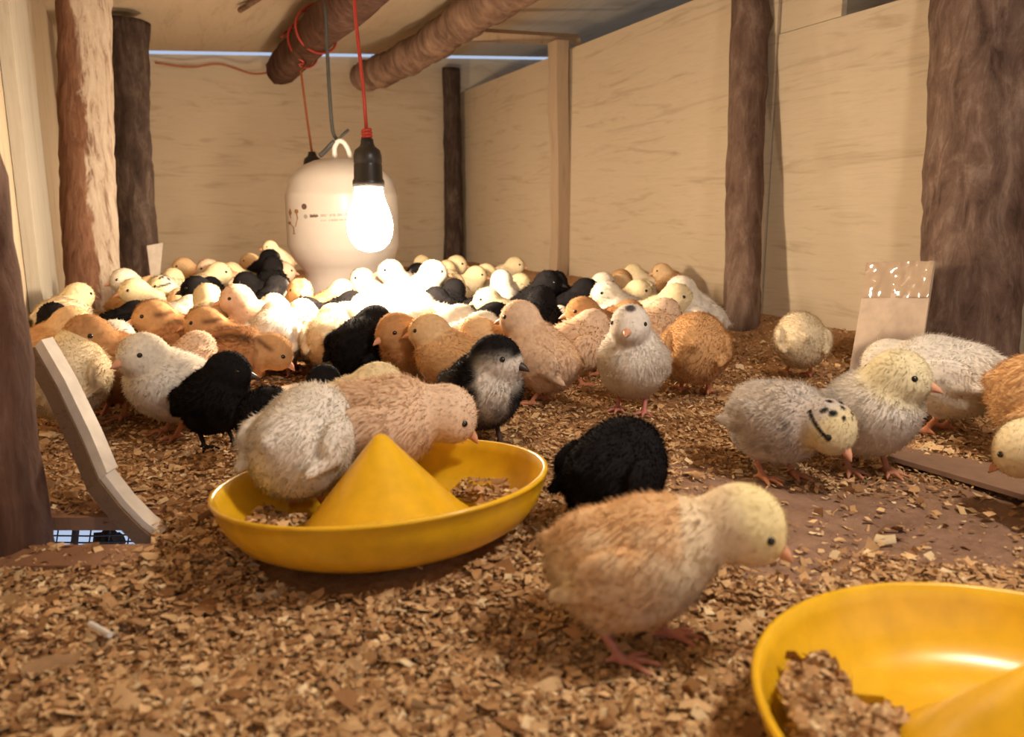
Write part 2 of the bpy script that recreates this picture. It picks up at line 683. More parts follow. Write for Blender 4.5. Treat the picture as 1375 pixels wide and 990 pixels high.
# near-left post passes down through the floor opening
b0 = np.array([-0.127, 0.612, -0.14])
post('wooden_post', b0, (-0.130, 0.612, 0.735), 0.054, 0.050, 1, M['bark_near'],
     'dark reddish bark post standing in the floor opening beside the bent cardboard strip', bow=0.004)
bl = pz(127, 436)
post('wooden_post', (bl[0], bl[1], -0.01), to_ceiling((bl[0], bl[1], -0.01), pD(114, -60, bl @ _F - CAM @ _F)), 0.053, 0.053, 2, M['peeled'],
     'half peeled pale and red-brown log post against the plywood side wall', bow=0.006, knots=((0.45, 4.0, 0.12),))
pb = pY(184, 372, 2.42)
pt = pY(172, 28, 2.42)
post('wooden_post', (pb[0], pb[1], 0.01), pt, 0.058, 0.053, 3, M['bark_dark'],
     'dark barked round post in the corner beside a reddish board', bow=0.008)
pb = pY(608, 372, 2.93)
post('wooden_post', (pb[0], pb[1], 0.01), pY(605, 92, 2.93), 0.037, 0.033, 4, M['bark_dark'],
     'slim dark post in the far corner where the two plywood walls meet', bow=-0.006, knots=((0.4, 2.0, 0.25),))
pm = pz(996, 444)
dm = (pm - CAM) @ _F
post('wooden_post', (pm[0], pm[1], -0.01), to_ceiling((pm[0], pm[1], -0.01), pD(1010, -70, dm)), 0.036, 0.037, 5, M['bark_mid'],
     'grey-brown knotty log post casting its shadow on the plywood wall', bow=0.003,
     knots=((0.72, 2.6, 0.25), (0.57, 2.2, 0.16), (0.80, 3.4, 0.2)))
pr = pz(1296, 500)
dr = (pr - CAM) @ _F
post('wooden_post', (pr[0], pr[1], -0.01), to_ceiling((pr[0], pr[1], -0.01), pD(1332, -70, dr)), 0.064, 0.070, 6, M['bark_big'],
     'thick brown bark post behind the leaning cardboard sheet', bow=0.004,
     knots=((0.50, 4.2, 0.08), (0.36, 0.5, 0.10)))

# square batten on the right wall and the lath from its top
yb = 2.115
bt = empty('wooden_batten', (XW - 0.022, yb, 0))
tag(bt, 'square sawn timber batten with waney edge nailed over the plywood seam', 'batten')
v, f = [], []
NB = 16
for i in range(NB):
    z = 0.005 + 0.715 * i / (NB - 1)
    w = 0.031 + 0.004 * math.sin(i * 1.3) + 0.004 * (i / NB)
    for (x, y) in ((-0.02, -0.026), (0.018, -0.026), (0.018, w), (-0.02, w - 0.006)):
        v.append((x + 0.006 * math.sin(i * 0.33), y, z))
for i in range(NB - 1):
    for s in range(4):
        f.append((i * 4 + s, i * 4 + (s + 1) % 4, i * 4 + 4 + (s + 1) % 4, i * 4 + 4 + s))
f += [(3, 2, 1, 0), tuple(range(4 * NB - 4, 4 * NB))]
link('timber', mesh_from('timber', v, f), M['batten'], bt)
lath = link('lath', slab_mesh('lath', [pz(618, 36, .765), pz(776, 46, .765), pz(778, 56, .74), pz(618, 50, .74)], 0.03), M['batten'])
tag(lath, 'short rough lath joining the timber batten to the curved roof pole', 'lath')

# pale weathered batten on the left wall, brown board in the corner
q0, q1 = pX(27, 300, -0.176)[1], pX(54, 300, -0.176)[1]
bo = link('wall_batten', box_mesh('wall_batten', -0.177, -0.158, q0, q1, 0.0, 0.74), M['grey_wood'])
tag(bo, 'pale weathered flat batten on the plywood side wall', 'batten')
bb = link('corner_board', slab_mesh('corner_board', [pY(150, 372, 2.5), pY(176, 372, 2.5), pY(160, 105, 2.5), pY(146, 95, 2.5)], -0.02), M['brown_board'])
tag(bb, 'narrow red-brown board between the peeled log post and dark corner post', 'board')
sc_ = link('card_scrap', slab_mesh('card_scrap', [pY(203, 378, 2.30), pY(214, 378, 2.30), pY(219, 326, 2.30), pY(197, 330, 2.30)], -0.004), M['card_white'])
tag(sc_, 'pale torn cardboard scrap at the foot of the dark corner post', 'cardboard')

# roof poles
pole = link('roof_pole', None if False else log_mesh('roof_pole', (0.455, -0.3, 0.71), (0.455, 2.80, 0.705), 0.062, 0.050, 11, bow=0.012, rough=0.10), M['bark_near'], None, True)
tag(pole, 'dark barked roof pole wrapped with red electric wire', 'roof pole')
cp = [pz(482, 105, .69), pz(520, 92, .70), pz(575, 62, .715), pz(630, 22, .735), pz(700, -22, .735), pz(900, -140, .735), (0.86, -0.3, 0.735)]
cpts = spline(cp, 84)
crad = [0.050 + 0.003 * math.sin(i * 0.61) + 0.002 * math.sin(i * 1.7) - 0.012 * max(0, 1 - i / 5) for i in range(len(cpts))]
pole2 = link('roof_pole', tube_mesh('roof_pole', cpts, crad, 18), M['bark_pole'], None, True)
tag(pole2, 'light brown curved roof pole with a bent cut end', 'roof pole')
tw = link('roof_twig', tube_mesh('roof_twig', [pz(322, 14, .757), pz(350, -4, .77), pz(420, -50, .777)], 0.007, 8), M['bark_pole'])
tag(tw, 'thin bare twig lying under the plywood ceiling beside the wired pole', 'twig')

# ---------------------------------------------------------------- lamps
def lamp(name, px, py, D, strength, label, cord_pts, cord_mat, scale=1.0, knot=True):
    """a bulb in a black holder; (px,py) is the top of the holder at forward depth D"""
    base = pD(px, py, D)
    t = empty(name, base)
    tag(t, label, 'lamp')
    s = scale
    hold = link('bulb_holder', lathe_mesh('bulb_holder', [(0, 0.004 * s), (.010 * s, 0.004 * s), (.011 * s, -.004 * s), (.013 * s, -.008 * s), (.021 * s, -.014 * s), (.0235 * s, -.024 * s), (.0235 * s, -.034 * s),
                (.0225 * s, -.036 * s), (.0235 * s, -.038 * s), (.0240 * s, -.060 * s), (.0265 * s, -.064 * s), (.0265 * s, -.074 * s), (.018 * s, -.075 * s), (0, -.072 * s)], 32), M['black_plastic'], t, True)
    prof = [(0, -.070), (.0225, -.072), (.0235, -.080), (.0250, -.090), (.0300, -.104), (.0355, -.120), (.0385, -.136), (.0372, -.152), (.0315, -.166), (.0220, -.176), (.0110, -.1805), (0, -.182)]
    link('bulb_glass', lathe_mesh('bulb_glass', [(r * s, z * s) for r, z in prof], 20), glow_mat(name + '_glow', strength), t, True)
    link('cord', local(tube_mesh('cord', [base + np.array([0, 0, .003])] + cord_pts, 0.0032 * s, 6), base), cord_mat, t, True)
    if knot:
        k = [np.array([.007 * math.cos(i * 1.5), .006 * math.sin(i * 1.5), .004 + .0012 * i]) * s for i in range(14)]
        link('cord_knot', tube_mesh('cord_knot', spline(k, 60), 0.003 * s, 6), M['red_wire'], t, True)
    return t


DD = 1.75


def up_to_ceiling(p):
    return np.array([p[0], p[1], ceil_z(p[0]) - 0.002])


DB = 1.15
c1, c2 = pD(488, 120, DB), pD(478, 30, DB)
LS = DB / 1.30
lamp('hanging_lamp', 493, 190, DB, BULB_MAIN, 'brightly glowing white bulb hanging on a red cord in front of the drinker',
     [c1, c2, up_to_ceiling(pD(466, -70, DB))], M['red_wire'], LS)
DR = 2.10
c1, c2 = pD(411, 150, DR), pD(404, 95, DR)
lamp('hanging_lamp', 419, 206, DR, BULB_REAR, 'dark bulb holder on a brown cord half hidden behind the drinker',
     [c1, c2, np.array([0.46, c2[1] + 0.12, 0.655])], M['orange_wire'], knot=False)
# second brooder lamp over the near feeder, out of the frame
t2 = empty('hanging_lamp_offscreen', (0.46, 0.10, 0.735))
t2['label'] = 'bulb on a red cord hanging above the near yellow feeder tray'
t2['category'] = 'lamp'
for nm, me, mt in (('bulb_holder', lathe_mesh('bulb_holder', [(0, 0), (.011, 0), (.021, -.014), (.0235, -.03), (.024, -.06), (.0265, -.064), (.0265, -.074), (0, -.072)], 24), M['black_plastic']),
                   ('bulb_glass_offscreen', lathe_mesh('bulb_glass', [(0, -.070), (.0225, -.072), (.025, -.09), (.03, -.104), (.0355, -.12), (.0385, -.136), (.0372, -.152), (.0315, -.166), (.022, -.176), (0, -.182)], 20), glow_mat('near_glow', BULB_NEAR, NEAR_COLOR)),
                   ('cord', tube_mesh('cord', [(0, 0, -0.002), (0, 0, 0.055)], 0.003, 6), M['red_wire'])):
    link(nm, me, mt, t2, True)


def wire(name, pts, r, mat, label, n=40):
    o = link(name, tube_mesh(name, spline(pts, n), r, 6), mat, None, True)
    tag(o, label, 'wire')
    return o


wire('electric_wire', [pY(208, 84, 2.93), pY(255, 90, 2.93), pY(295, 86, 2.93), pY(340, 99, 2.90), pY(372, 92, 2.82), pY(384, 70, 2.72)], 0.0035, M['orange_wire'],
     'orange electric wire sagging along the top of the back wall')
pts = []
for i in range(60):
    u = i / 59
    an = u * 5 * math.pi + 0.8 * math.sin(u * 23)
    rad = 0.058 + 0.004 * math.sin(u * 31)
    pts.append((0.460 + rad * math.cos(an), 2.12 + 0.40 * u + 0.05 * math.sin(u * 17), 0.706 + rad * math.sin(an)))
wire('electric_wire', pts, 0.0032, M['red_wire'], 'red electric wire coiled around the dark roof pole', 180)
wire('hanging_rope', [up_to_ceiling(pD(434, -40, DD)), pD(437, 10, DD), pD(441, 100, DD), pD(446, 170, DD), pD(452, 188, DD)], 0.0042, M['rope'],
     'dark rope from the ceiling holding up the white drinker')

# ---------------------------------------------------------------- bell drinker
DZ = pD(460, 380, DD)
dc = np.array([pD(461, 300, DD)[0], pD(461, 300, DD)[1], 0.0])


def dz(y):
    return pD(461, y, DD)[2]


dr_e = empty('poultry_drinker', (dc[0], dc[1], 0.02))
tag(dr_e, 'large white plastic bell drinker hung by a rope behind the bulb', 'drinker')
oz = 0.02
zt, zs, zb_, zl = dz(214) - oz, dz(262) - oz, dz(335) - oz, dz(368) - oz
RT = 0.1235
KD = RT / 0.106
prof = [(0, zt), (.028, zt - .001), (.050, zt - .006), (.070, zt - .016), (.088, zt - .032), (.098, zt - .048), (.104, zs + .004), (RT, zs), (RT, zs - .004), (RT, zb_ + .006), (.103, zb_), (.098, zb_ - .016), (.086, zb_ - .034), (.076, zl + .004), (.076, zl - .03), (.078, zl - .032), (.078, .03), (0, .03)]
tank_o = link('tank', lathe_mesh('tank', [(r if r > .1225 else r * KD, z) for r, z in prof], 64), M['drinker'], dr_e, True)
base_prof = [(0, 0.004), (.10, 0.004), (.122, .012), (.126, .034), (.129, .036), (.129, .039), (.122, .039), (.117, .016), (.084, .012), (.078, .03), (0, .03)]
link('base_dish', lathe_mesh('base_dish', [(r * KD, z) for r, z in base_prof], 56), M['red_plastic'], dr_e, True)
hp = [np.array([-.012, 0, zt - .004]), np.array([-.013, 0, zt + .020]), np.array([-.004, 0, zt + .036]), np.array([.008, 0, zt + .034]), np.array([.018, 0, zt + .016]), np.array([.021, 0, zt - .004])]
link('handle', tube_mesh('handle', spline(hp, 30), 0.0055, 8), M['white_plastic'], dr_e, True)
rk = [np.array([-.012, 0, zt + .036]), np.array([-.022, .004, zt + .026]), np.array([-.034, 0, zt + .014]), np.array([-.046, -.004, zt + .004])]
link('rope_tie', tube_mesh('rope_tie', spline(rk, 20), [0.0045] * 22 if False else 0.005, 6), M['rope'], dr_e, True)
link('rope_tail', tube_mesh('rope_tail', [np.array([-.008, 0, zt + .036]), np.array([.004, 0, zt + .048]), np.array([.020, 0, zt + .062])], 0.003, 6), M['rope'], dr_e, True)


def tank_pt(x, y):
    u = max(-0.985, min(0.985, (x - 461) / 74.0))
    an = math.atan2(-dc[1], -dc[0]) + math.asin(u)
    return ((RT + .0007) * math.cos(an), (RT + .0007) * math.sin(an), dz(y) - oz)


def print_mark(polys, mat):
    """flat print lying on the tank wall; polys in image columns/rows measured on the tank"""
    vs, fs = [], []
    for p in polys:
        fs.append(tuple(range(len(vs), len(vs) + len(p))))
        vs += [tank_pt(*q) for q in p]
    o = link('print_mark', mesh_from('print_mark', vs, fs), mat, tank_o)
    o['kind'] = 'stuff'


def ring(cx, cy, rx, ry, n=12):
    return [(cx + rx * math.cos(i * 2 * math.pi / n), cy + ry * math.sin(i * 2 * math.pi / n)) for i in range(n)]


def bar(x0, y0, x1, y1, w):
    dx, dy = x1 - x0, y1 - y0
    L = math.hypot(dx, dy)
    a_, b_ = -dy / L * w / 2, dx / L * w / 2
    return [(x0 + a_, y0 + b_), (x1 + a_, y1 + b_), (x1 - a_, y1 - b_), (x0 - a_, y0 - b_)]


def word(x0, x1, y, h, seed, slope=-0.05):
    """a faded word: upright and round strokes too small to read"""
    r = random.Random(seed)
    out, x = [], x0
    while x < x1 - 0.8:
        yy = y + slope * (x - x0)
        k = r.choice('lonr')
        out.append(bar(x, yy - h / 2, x, yy + h / 2, 0.75))
        if k in 'on':
            out.append(bar(x + 1.5, yy - h / 2, x + 1.5, yy + h / 2, 0.75))
            out.append(bar(x, yy - h / 2, x + 1.5, yy - h / 2, 0.7))
        if k == 'r':
            out.append(bar(x, yy - h * .3, x + 1.3, yy - h * .45, 0.7))
        x += 2.5 if k != 'l' else 1.4
    return out


print_mark([ring(414, 278.5, 3.4, 3.8)], M['print'])
print_mark([ring(415.2, 291, 2.4, 2.8)], M['print_pale'])
print_mark(word(421, 431, 290.5, 4.0, 1) + [bar(420.5, 290.6, 431, 290.2, 1.8)], M['print'])
for i, (x0, x1, y) in enumerate(((434, 442, 290), (445, 453, 289.6), (454.5, 462, 289.2), (464, 473, 288.4))):
    print_mark(word(x0, x1, y, 3.0, 5 + i), M['print_pale'])
print_mark(word(434, 440, 296.4, 1.8, 11) + word(444, 464, 296, 2.0, 12), M['print_pale'])
# little farm emblem: hens and a stalk in brown line work
print_mark([ring(395.4, 286, 2.0, 3.6), bar(395.4, 281, 395.6, 284, 1.6), bar(394.6, 289, 396.2, 293, 1.2)], M['print_brown'])
print_mark([ring(403.8, 284.5, 2.6, 3.0), bar(403.8, 287, 405, 294, 1.6), bar(404.6, 294, 401.5, 304, 1.0)], M['print_brown'])
print_mark([ring(393.8, 299.4, 2.2, 2.2), bar(395, 300.5, 399, 305, 1.0), bar(399, 304, 399.4, 313, 1.4), bar(397.5, 313, 401, 313, 1.0)], M['print_brown'])

# ---------------------------------------------------------------- feeder trays
def feeder(name, loc, label, R=0.124, mat='tray'):
    t = empty(name, loc)
    tag(t, label, 'feeder tray', 'yellow feeder trays')
    k = R / 0.124
    pr = [(0, 0.0), (.080, 0.0), (.095, .003), (.107, .010), (.1155, .020), (.1205, .031), (.1225, .0395), (.1240, .0405), (.1240, .0425), (.1222, .0432), (.1205, .0425),
          (.1185, .034), (.1130, .022), (.1040, .0115), (.093, .006), (.080, .0045), (0, .0045)]
    link('dish', lathe_mesh('dish', [(r * k, z * k) for r, z in pr], 96), M[mat], t, True)
    pc = [(0, .0050), (.0645, .0050), (.0640, .008), (.0600, .0105), (.0060, .0710), (.0042, .0728), (.0020, .0736), (0, .0737)]
    link('cone', lathe_mesh('cone', [(r * k, z * k) for r, z in pc], 72), M[mat], t, True)
    return t


T1 = np.array([_T1[0], _T1[1], 0.006])
tr1 = feeder('feeder_tray', T1, 'round yellow plastic feeder tray with chicks pecking in it, beside the bent cardboard strip', 0.110)
ax_view = Vector((_F[0], _F[1], 0)).normalized()
ax_right = Vector((_R[0], _R[1], 0)).normalized()
tr1.rotation_mode = 'QUATERNION'
from mathutils import Quaternion
tr1.rotation_quaternion = Quaternion(ax_view, math.radians(-3.6)) @ Quaternion(ax_right, math.radians(-4.0))
tr1.location.z = 0.014
_T2 = pz(1432, 948, 0.045)
T2 = np.array([_T2[0], _T2[1], 0.002])
tr2 = feeder('feeder_tray', T2, 'bright yellow feeder tray half filled with shavings, nearest the blond pecking chick', 0.110)


# ---------------------------------------------------------------- wood shavings (stuff)
PAL = np.array([(0.58, 0.36, 0.175), (0.70, 0.47, 0.245), (0.42, 0.235, 0.105), (0.30, 0.15, 0.062), (0.80, 0.62, 0.37), (0.50, 0.29, 0.135)])
PALW = np.array([0.28, 0.22, 0.20, 0.07, 0.07, 0.16])


def chips_mesh(name, px, py, pz_, size, tiltmax=0.55, seed=3, curl=0.25):
    r = np.random.default_rng(seed)
    n = len(px)
    L = size * np.exp(r.normal(0, 0.38, n))
    W = L * r.uniform(0.22, 0.80, n)
    az = r.uniform(0, 2 * np.pi, n)
    tl = np.abs(r.normal(0, tiltmax, n))
    ta = r.uniform(0, 2 * np.pi, n)
    # chip frame
    nrm = np.stack([np.sin(tl) * np.cos(ta), np.sin(tl) * np.sin(ta), np.cos(tl)], 1)
    u = np.stack([np.cos(az), np.sin(az), np.zeros(n)], 1)
    u = u - nrm * (u * nrm).sum(1)[:, None]
    u /= np.linalg.norm(u, axis=1)[:, None] + 1e-9
    w = np.cross(nrm, u)
    c = np.stack([px, py, pz_], 1)
    cu = curl * L * r.uniform(-1, 1, n)
    v = np.zeros((n, 6, 3))
    jit = lambda s=0.18: r.normal(0, s, n)
    for k, (a1, b1, lift) in enumerate([(-.5, -.5, 0), (0, -.5, 1), (.5, -.5, 0), (.5, .5, 0), (0, .5, 1), (-.5, .5, 0)]):
        v[:, k] = c + u * (L * (a1 + jit(.10)))[:, None] + w * (W * (b1 + jit(.16)))[:, None] + nrm * (cu * lift)[:, None]
    base = (np.arange(n) * 6)[:, None]
    f = np.concatenate([base + np.array([[0, 1, 4, 5]]), base + np.array([[1, 2, 3, 4]])], 0)
    me = fast_mesh(name, v.reshape(-1, 3), f)
    col = PAL[r.choice(len(PAL), n, p=PALW / PALW.sum())] * r.uniform(0.80, 1.12, (n, 1))
    color_attr(me, 'Col', np.repeat(np.clip(col, 0, 1), 6, 0))
    return me


N = 190000
rr = np.exp(rng.uniform(math.log(0.19), math.log(2.2), N))
be = rng.uniform(math.radians(-24), math.radians(72), N)
px_, py_ = rr * np.sin(be), rr * np.cos(be)
keep = (px_ > -0.17) & (px_ < XW - 0.01) & ~in_poly(px_, py_, HOLE)
bm_ = bare_mask(px_, py_)
keep &= rng.uniform(0, 1, N) > bm_ * 0.93
for T, rad in ((T1, 0.085), (T2, 0.088)):
    keep &= (px_ - T[0]) ** 2 + (py_ - T[1]) ** 2 > rad ** 2
px_, py_, rr = px_[keep], py_[keep], rr[keep]
clump = 0.5 + 0.5 * np.sin(px_ * 31 + 1) * np.sin(py_ * 27 + px_ * 11)
zz = floor_z(px_, py_) + rng.uniform(0.0004, 0.0048, len(px_)) * (0.5 + clump)
sz = np.where(rng.uniform(0, 1, len(px_)) < 0.09, 0.0066, 0.0036)
cm = chips_mesh('wood_shavings', px_, py_, zz, sz)
ws = link('wood_shavings', cm, M['chip'])
tag(ws, 'tan wood shavings and sawdust strewn over the whole coop floor', 'wood shavings', kind='stuff')

# shavings lying in the trays
for T, tr, n, segs, h, lab in ((T1, tr1, 1100, ((0.058, .090, 2.4, 3.6), (0.062, .088, -1.0, .6)), .010, 'feed crumbs and shavings lying in the tray under the pecking chicks'),
                               (T2, tr2, 4200, ((0.055, .096, 1.75, 3.7),), .020, 'heap of shavings lying in the tray nearest the blond chick')):
    X, Y, Z = [], [], []
    for (r0, r1, a0, a1) in segs:
        k = n // len(segs)
        rad = rng.uniform(r0, r1, k)
        an = rng.uniform(a0, a1, k)
        edge = np.clip(1 - np.abs((an - (a0 + a1) / 2) / ((a1 - a0) / 2)) ** 2, 0, 1)
        X.append(rad * np.cos(an))
        Y.append(rad * np.sin(an))
        wall = np.where(rad > .080, (rad - .080) * .75, 0)
        Z.append(.006 + wall + rng.uniform(0, 1, k) ** 0.7 * h * edge)
    X, Y, Z = map(np.concatenate, (X, Y, Z))
    o = link('tray_shavings', chips_mesh('tray_shavings', X, Y, Z, 0.0043, 0.8, 9), M['chip'])
    o.location = tr.location
    if tr.rotation_mode == 'QUATERNION':
        o.rotation_mode = 'QUATERNION'
        o.rotation_quaternion = tr.rotation_quaternion
    tag(o, lab, 'wood shavings', kind='stuff')
# the little yellow grid stub poking out of the shavings
P = pz(1172, 925, .022) - T2
link('divider_stub', mesh_from('divider_stub', [tuple(P + np.array(d)) for d in ((-.013, .0, -.016), (.0, -.006, -.016), (.012, .006, -.016), (.0, .010, -.016), (-.012, .0, .001), (.0, -.006, .0), (.012, .006, .003), (-.001, .011, .004))],
     [(3, 2, 1, 0), (4, 5, 6, 7), (0, 1, 5, 4), (1, 2, 6, 5), (2, 3, 7, 6), (3, 0, 4, 7)]), M['tray'], tr2)

# single large flakes that stand out
flake_px = [(665, 835), (640, 905), (540, 895), (445, 775), (178, 838), (270, 862), (328, 975), (85, 945), (815, 975), (1190, 722), (1180, 745), (1105, 760), (1135, 770), (875, 770), (1020, 775),
            (935, 645), (905, 628), (1240, 632), (1320, 628), (1300, 650), (905, 892), (560, 790), (210, 970), (735, 890), (655, 790)]
for i, (x, y) in enumerate(flake_px):
    p = pz(x, y, 0.004)
    me = chips_mesh('wood_flake', np.array([0.0]), np.array([0.0]), np.array([0.0]), 0.0095, 0.25, 40 + i, 0.2)
    # give the flake a little thickness
    vv = np.zeros(18)
    me.vertices.foreach_get('co', vv) if False else None
    o = link('wood_flake', me, M['chip'])
    o.location = (p[0], p[1], float(floor_z(p[0], p[1])) + 0.0062)
    s = o.modifiers.new('thickness', 'SOLIDIFY')
    s.thickness = 0.0007
    where = ('on the bare brown patch before the spotted chick' if 860 < x and y < 800 and x > 880 else 'on the shavings in front of the blond chick' if x > 600 and y > 760
             else 'on the shavings in front of the yellow feeder' if x > 350 else 'on the shavings near the short white stick')
    tag(o, 'large pale wood flake lying loose ' + where, 'wood flake', 'large loose wood flakes')

# ---------------------------------------------------------------- cardboard, sticks, mesh
# bent strip leaning on the near post
sp = [pD(46, 466, .62), pD(75, 520, .605), pD(112, 590, .59), pD(133, 645, .575), pD(160, 682, .57), pD(190, 708, .565), pD(218, 732, .56)]
strip = empty('bent_cardboard_strip', (sp[-1][0], sp[-1][1], 0.0))
tag(strip, 'bent cardboard strip with a white face sloping from the dark post to the floor', 'cardboard')


def strip_mesh(name, off0, off1, th0, th1, a, b):
    vs, fs = [], []
    side = np.array([_R[0], _R[1], 0.0])
    fw = np.array([_F[0], _F[1], 0.0])
    for i in range(a, b):
        t = sp[min(i + 1, len(sp) - 1)] - sp[max(i - 1, 0)]
        t /= np.linalg.norm(t)
        nrm = np.cross(t, -fw)
        nrm /= np.linalg.norm(nrm)
        if nrm[2] < 0:
            nrm = -nrm
        wig = 0.0012 * math.sin(i * 2.1)
        for (o_, d_) in ((off0, th0), (off1, th0), (off1, th1), (off0, th1)):
            vs.append(sp[i] + nrm * (o_ + wig) + fw * d_ - np.array(strip.location))
    n = b - a
    for i in range(n - 1):
        for s in range(4):
            fs.append((i * 4 + s, i * 4 + (s + 1) % 4, i * 4 + 4 + (s + 1) % 4, i * 4 + 4 + s))
    fs += [(3, 2, 1, 0), tuple(range(4 * n - 4, 4 * n))]
    return mesh_from(name, vs, fs)


link('cardboard_core', strip_mesh('cardboard_core', -0.012, 0.0, -0.001, 0.017, 0, 7), M['card_brown'], strip)
link('white_face', strip_mesh('white_face', 0.0005, 0.0085, 0.0, 0.016, 0, 4), M['card_white'], strip)
link('white_face', strip_mesh('white_face', 0.0005, 0.0055, 0.001, 0.016, 3, 7), M['card_white'], strip)

# leaning sheet by the right post
dcb = (pz(1140, 492) - CAM) @ _F
cs = empty('leaning_cardboard', pz(1188, 492))
tag(cs, 'flat beige cardboard sheet with shiny tape leaning on the thick post', 'cardboard')
o0 = np.array(cs.location)
BL, BR = pz(1140, 500), pz(1231, 513)
DP = (pr - CAM) @ _F - 0.078
TL, TR = pD(1165, 353, DP + 0.075), pD(1255, 351, DP)
link('sheet', slab_mesh('sheet', [BL - o0, BR - o0, TR - o0, TL - o0], 0.005), M['card'], cs)
fr = 0.62
n_ = np.cross(BR - BL, TL - BL)
n_ /= np.linalg.norm(n_)
nseg = 1
KL, KR = BL + (TL - BL) * 0.68, BR + (TR - BR) * 0.70
tv, tf = [], []
TN, TM = 22, 9
for j in range(TM + 1):
    for i in range(TN + 1):
        u, w = i / TN, j / TM
        p = (KL * (1 - u) + KR * u) * (1 - w) + (TL * (1 - u) + TR * u) * w
        tv.append(p - o0 + n_ * (0.0030 + 0.0022 * random.uniform(-1, 1)))
for j in range(TM):
    for i in range(TN):
        q = j * (TN + 1) + i
        tf.append((q, q + 1, q + TN + 2, q + TN + 1))
link('tape', mesh_from('tape', tv, tf), M['tape'], cs, True)
cs0, cs1 = BL + (BR - BL) * .50, TL + (TR - TL) * .52
w_ = (BR - BL) * .008
link('crease', slab_mesh('crease', [cs0 - w_ - o0 + n_ * .0004, cs0 + w_ - o0 + n_ * .0004, cs1 + w_ - o0 + n_ * .0016, cs1 - w_ - o0 + n_ * .0016], 0.0004), M['dust_card'], cs)

# dusty sheet lying on the floor with a dark lifted edge
fl = [pz(1192, 612, .010), pz(1400, 672, .012), pz(1430, 640, .008), pz(1215, 601, .005)]
fs_o = link('floor_cardboard', slab_mesh('floor_cardboard', fl, 0.004), M['dust_card'])
tag(fs_o, 'dusty brown cardboard sheet on the floor with a lifted edge', 'cardboard')

# lath on the floor behind the feeder
la = [pz(330, 541, .010), pz(447, 514, .012), pz(447, 503, .012), pz(331, 530, .010)]
lo = link('floor_lath', slab_mesh('floor_lath', la, 0.012), M['batten'])
tag(lo, 'flat wooden lath lying on the shavings behind the black chick', 'lath')
st = link('white_stick', tube_mesh('white_stick', [pz(121, 838, .007), pz(148, 853, .007)], 0.0017, 8), M['white_plastic'])
tag(st, 'short white stick lying on the shavings near the floor opening', 'stick')
bs = link('blue_straw', tube_mesh('blue_straw', [pz(688, 762, .006), pz(706, 760, .006)], 0.0016, 8), M['straw'])
tag(bs, 'tiny pale blue straw piece on the floor beside the feeder', 'straw')
bx = link('black_chip', slab_mesh('black_chip', [pz(1212, 570, .004), pz(1243, 570, .004), pz(1254, 548, .016), pz(1226, 546, .016)], 0.006), M['dark_board'])
tag(bx, 'small black plastic scrap under the white chick by the thick post', 'scrap')

# wire mesh below the floor opening
wm = empty('wire_mesh', (-0.03, 0.62, -0.05))
tag(wm, 'dark wire mesh seen through the opening in the floor', 'wire mesh')
wo = np.array(wm.location)
for i, y in enumerate((709, 718, 727, 736)):
    link('wire', tube_mesh('wire', [pD(40, y + 1.5 * math.sin(i), .72) - wo, pD(120, y + 2, .72) - wo, pD(215, y - 1, .72) - wo], 0.0008, 5), M['wire'], wm)
for i, x in enumerate((76, 96, 120, 146, 172, 195)):
    link('wire', tube_mesh('wire', [pD(x + 4, 700, .721) - wo, pD(x - 3, 748, .721) - wo], 0.0007, 5), M['wire'], wm)
us = link('support_stake', log_mesh('support_stake', pD(103, 690, .70), pD(100, 732, .70), 0.0032, 0.003, 21, n=8, seg=10), M['bark_dark'])
tag(us, 'short dark stake below the opening in the floor', 'stake')
us = link('under_stone', log_mesh('under_stone', pD(139, 736, .78), pD(160, 728, .78), 0.014, 0.010, 22, n=8, seg=12, rough=0.3), M['bark_dark'])
tag(us, 'dark lump behind the wire mesh below the floor opening', 'stone')

# ---------------------------------------------------------------- chicks: one continuous body from a blended distance field
def rot_y(a):
    c, s = math.cos(a), math.sin(a)
    return np.array([[c, 0, s], [0, 1, 0], [-s, 0, c]])


def rot_z(a):
    c, s = math.cos(a), math.sin(a)
    return np.array([[c, -s, 0], [s, c, 0], [0, 0, 1]])


def d_ell(p, c, r, Rm=None):
    q = p - c
    if Rm is not None:
        q = q @ Rm
    k0 = np.sqrt(((q / r) ** 2).sum(-1))
    k1 = np.sqrt(((q / (np.array(r) ** 2)) ** 2).sum(-1)) + 1e-9
    return k0 * (k0 - 1) / k1


def d_cap(p, a, b, ra, rb):
    a, b = np.array(a, float), np.array(b, float)
    ab = b - a
    h = np.clip(((p - a) @ ab) / (ab @ ab), 0, 1)
    return np.linalg.norm(p - a - h[..., None] * ab, axis=-1) - (ra + (rb - ra) * h)


def smin(a, b, k):
    h = np.clip(0.5 + 0.5 * (b - a) / k, 0, 1)
    return b + (a - b) * h - k * h * (1 - h)


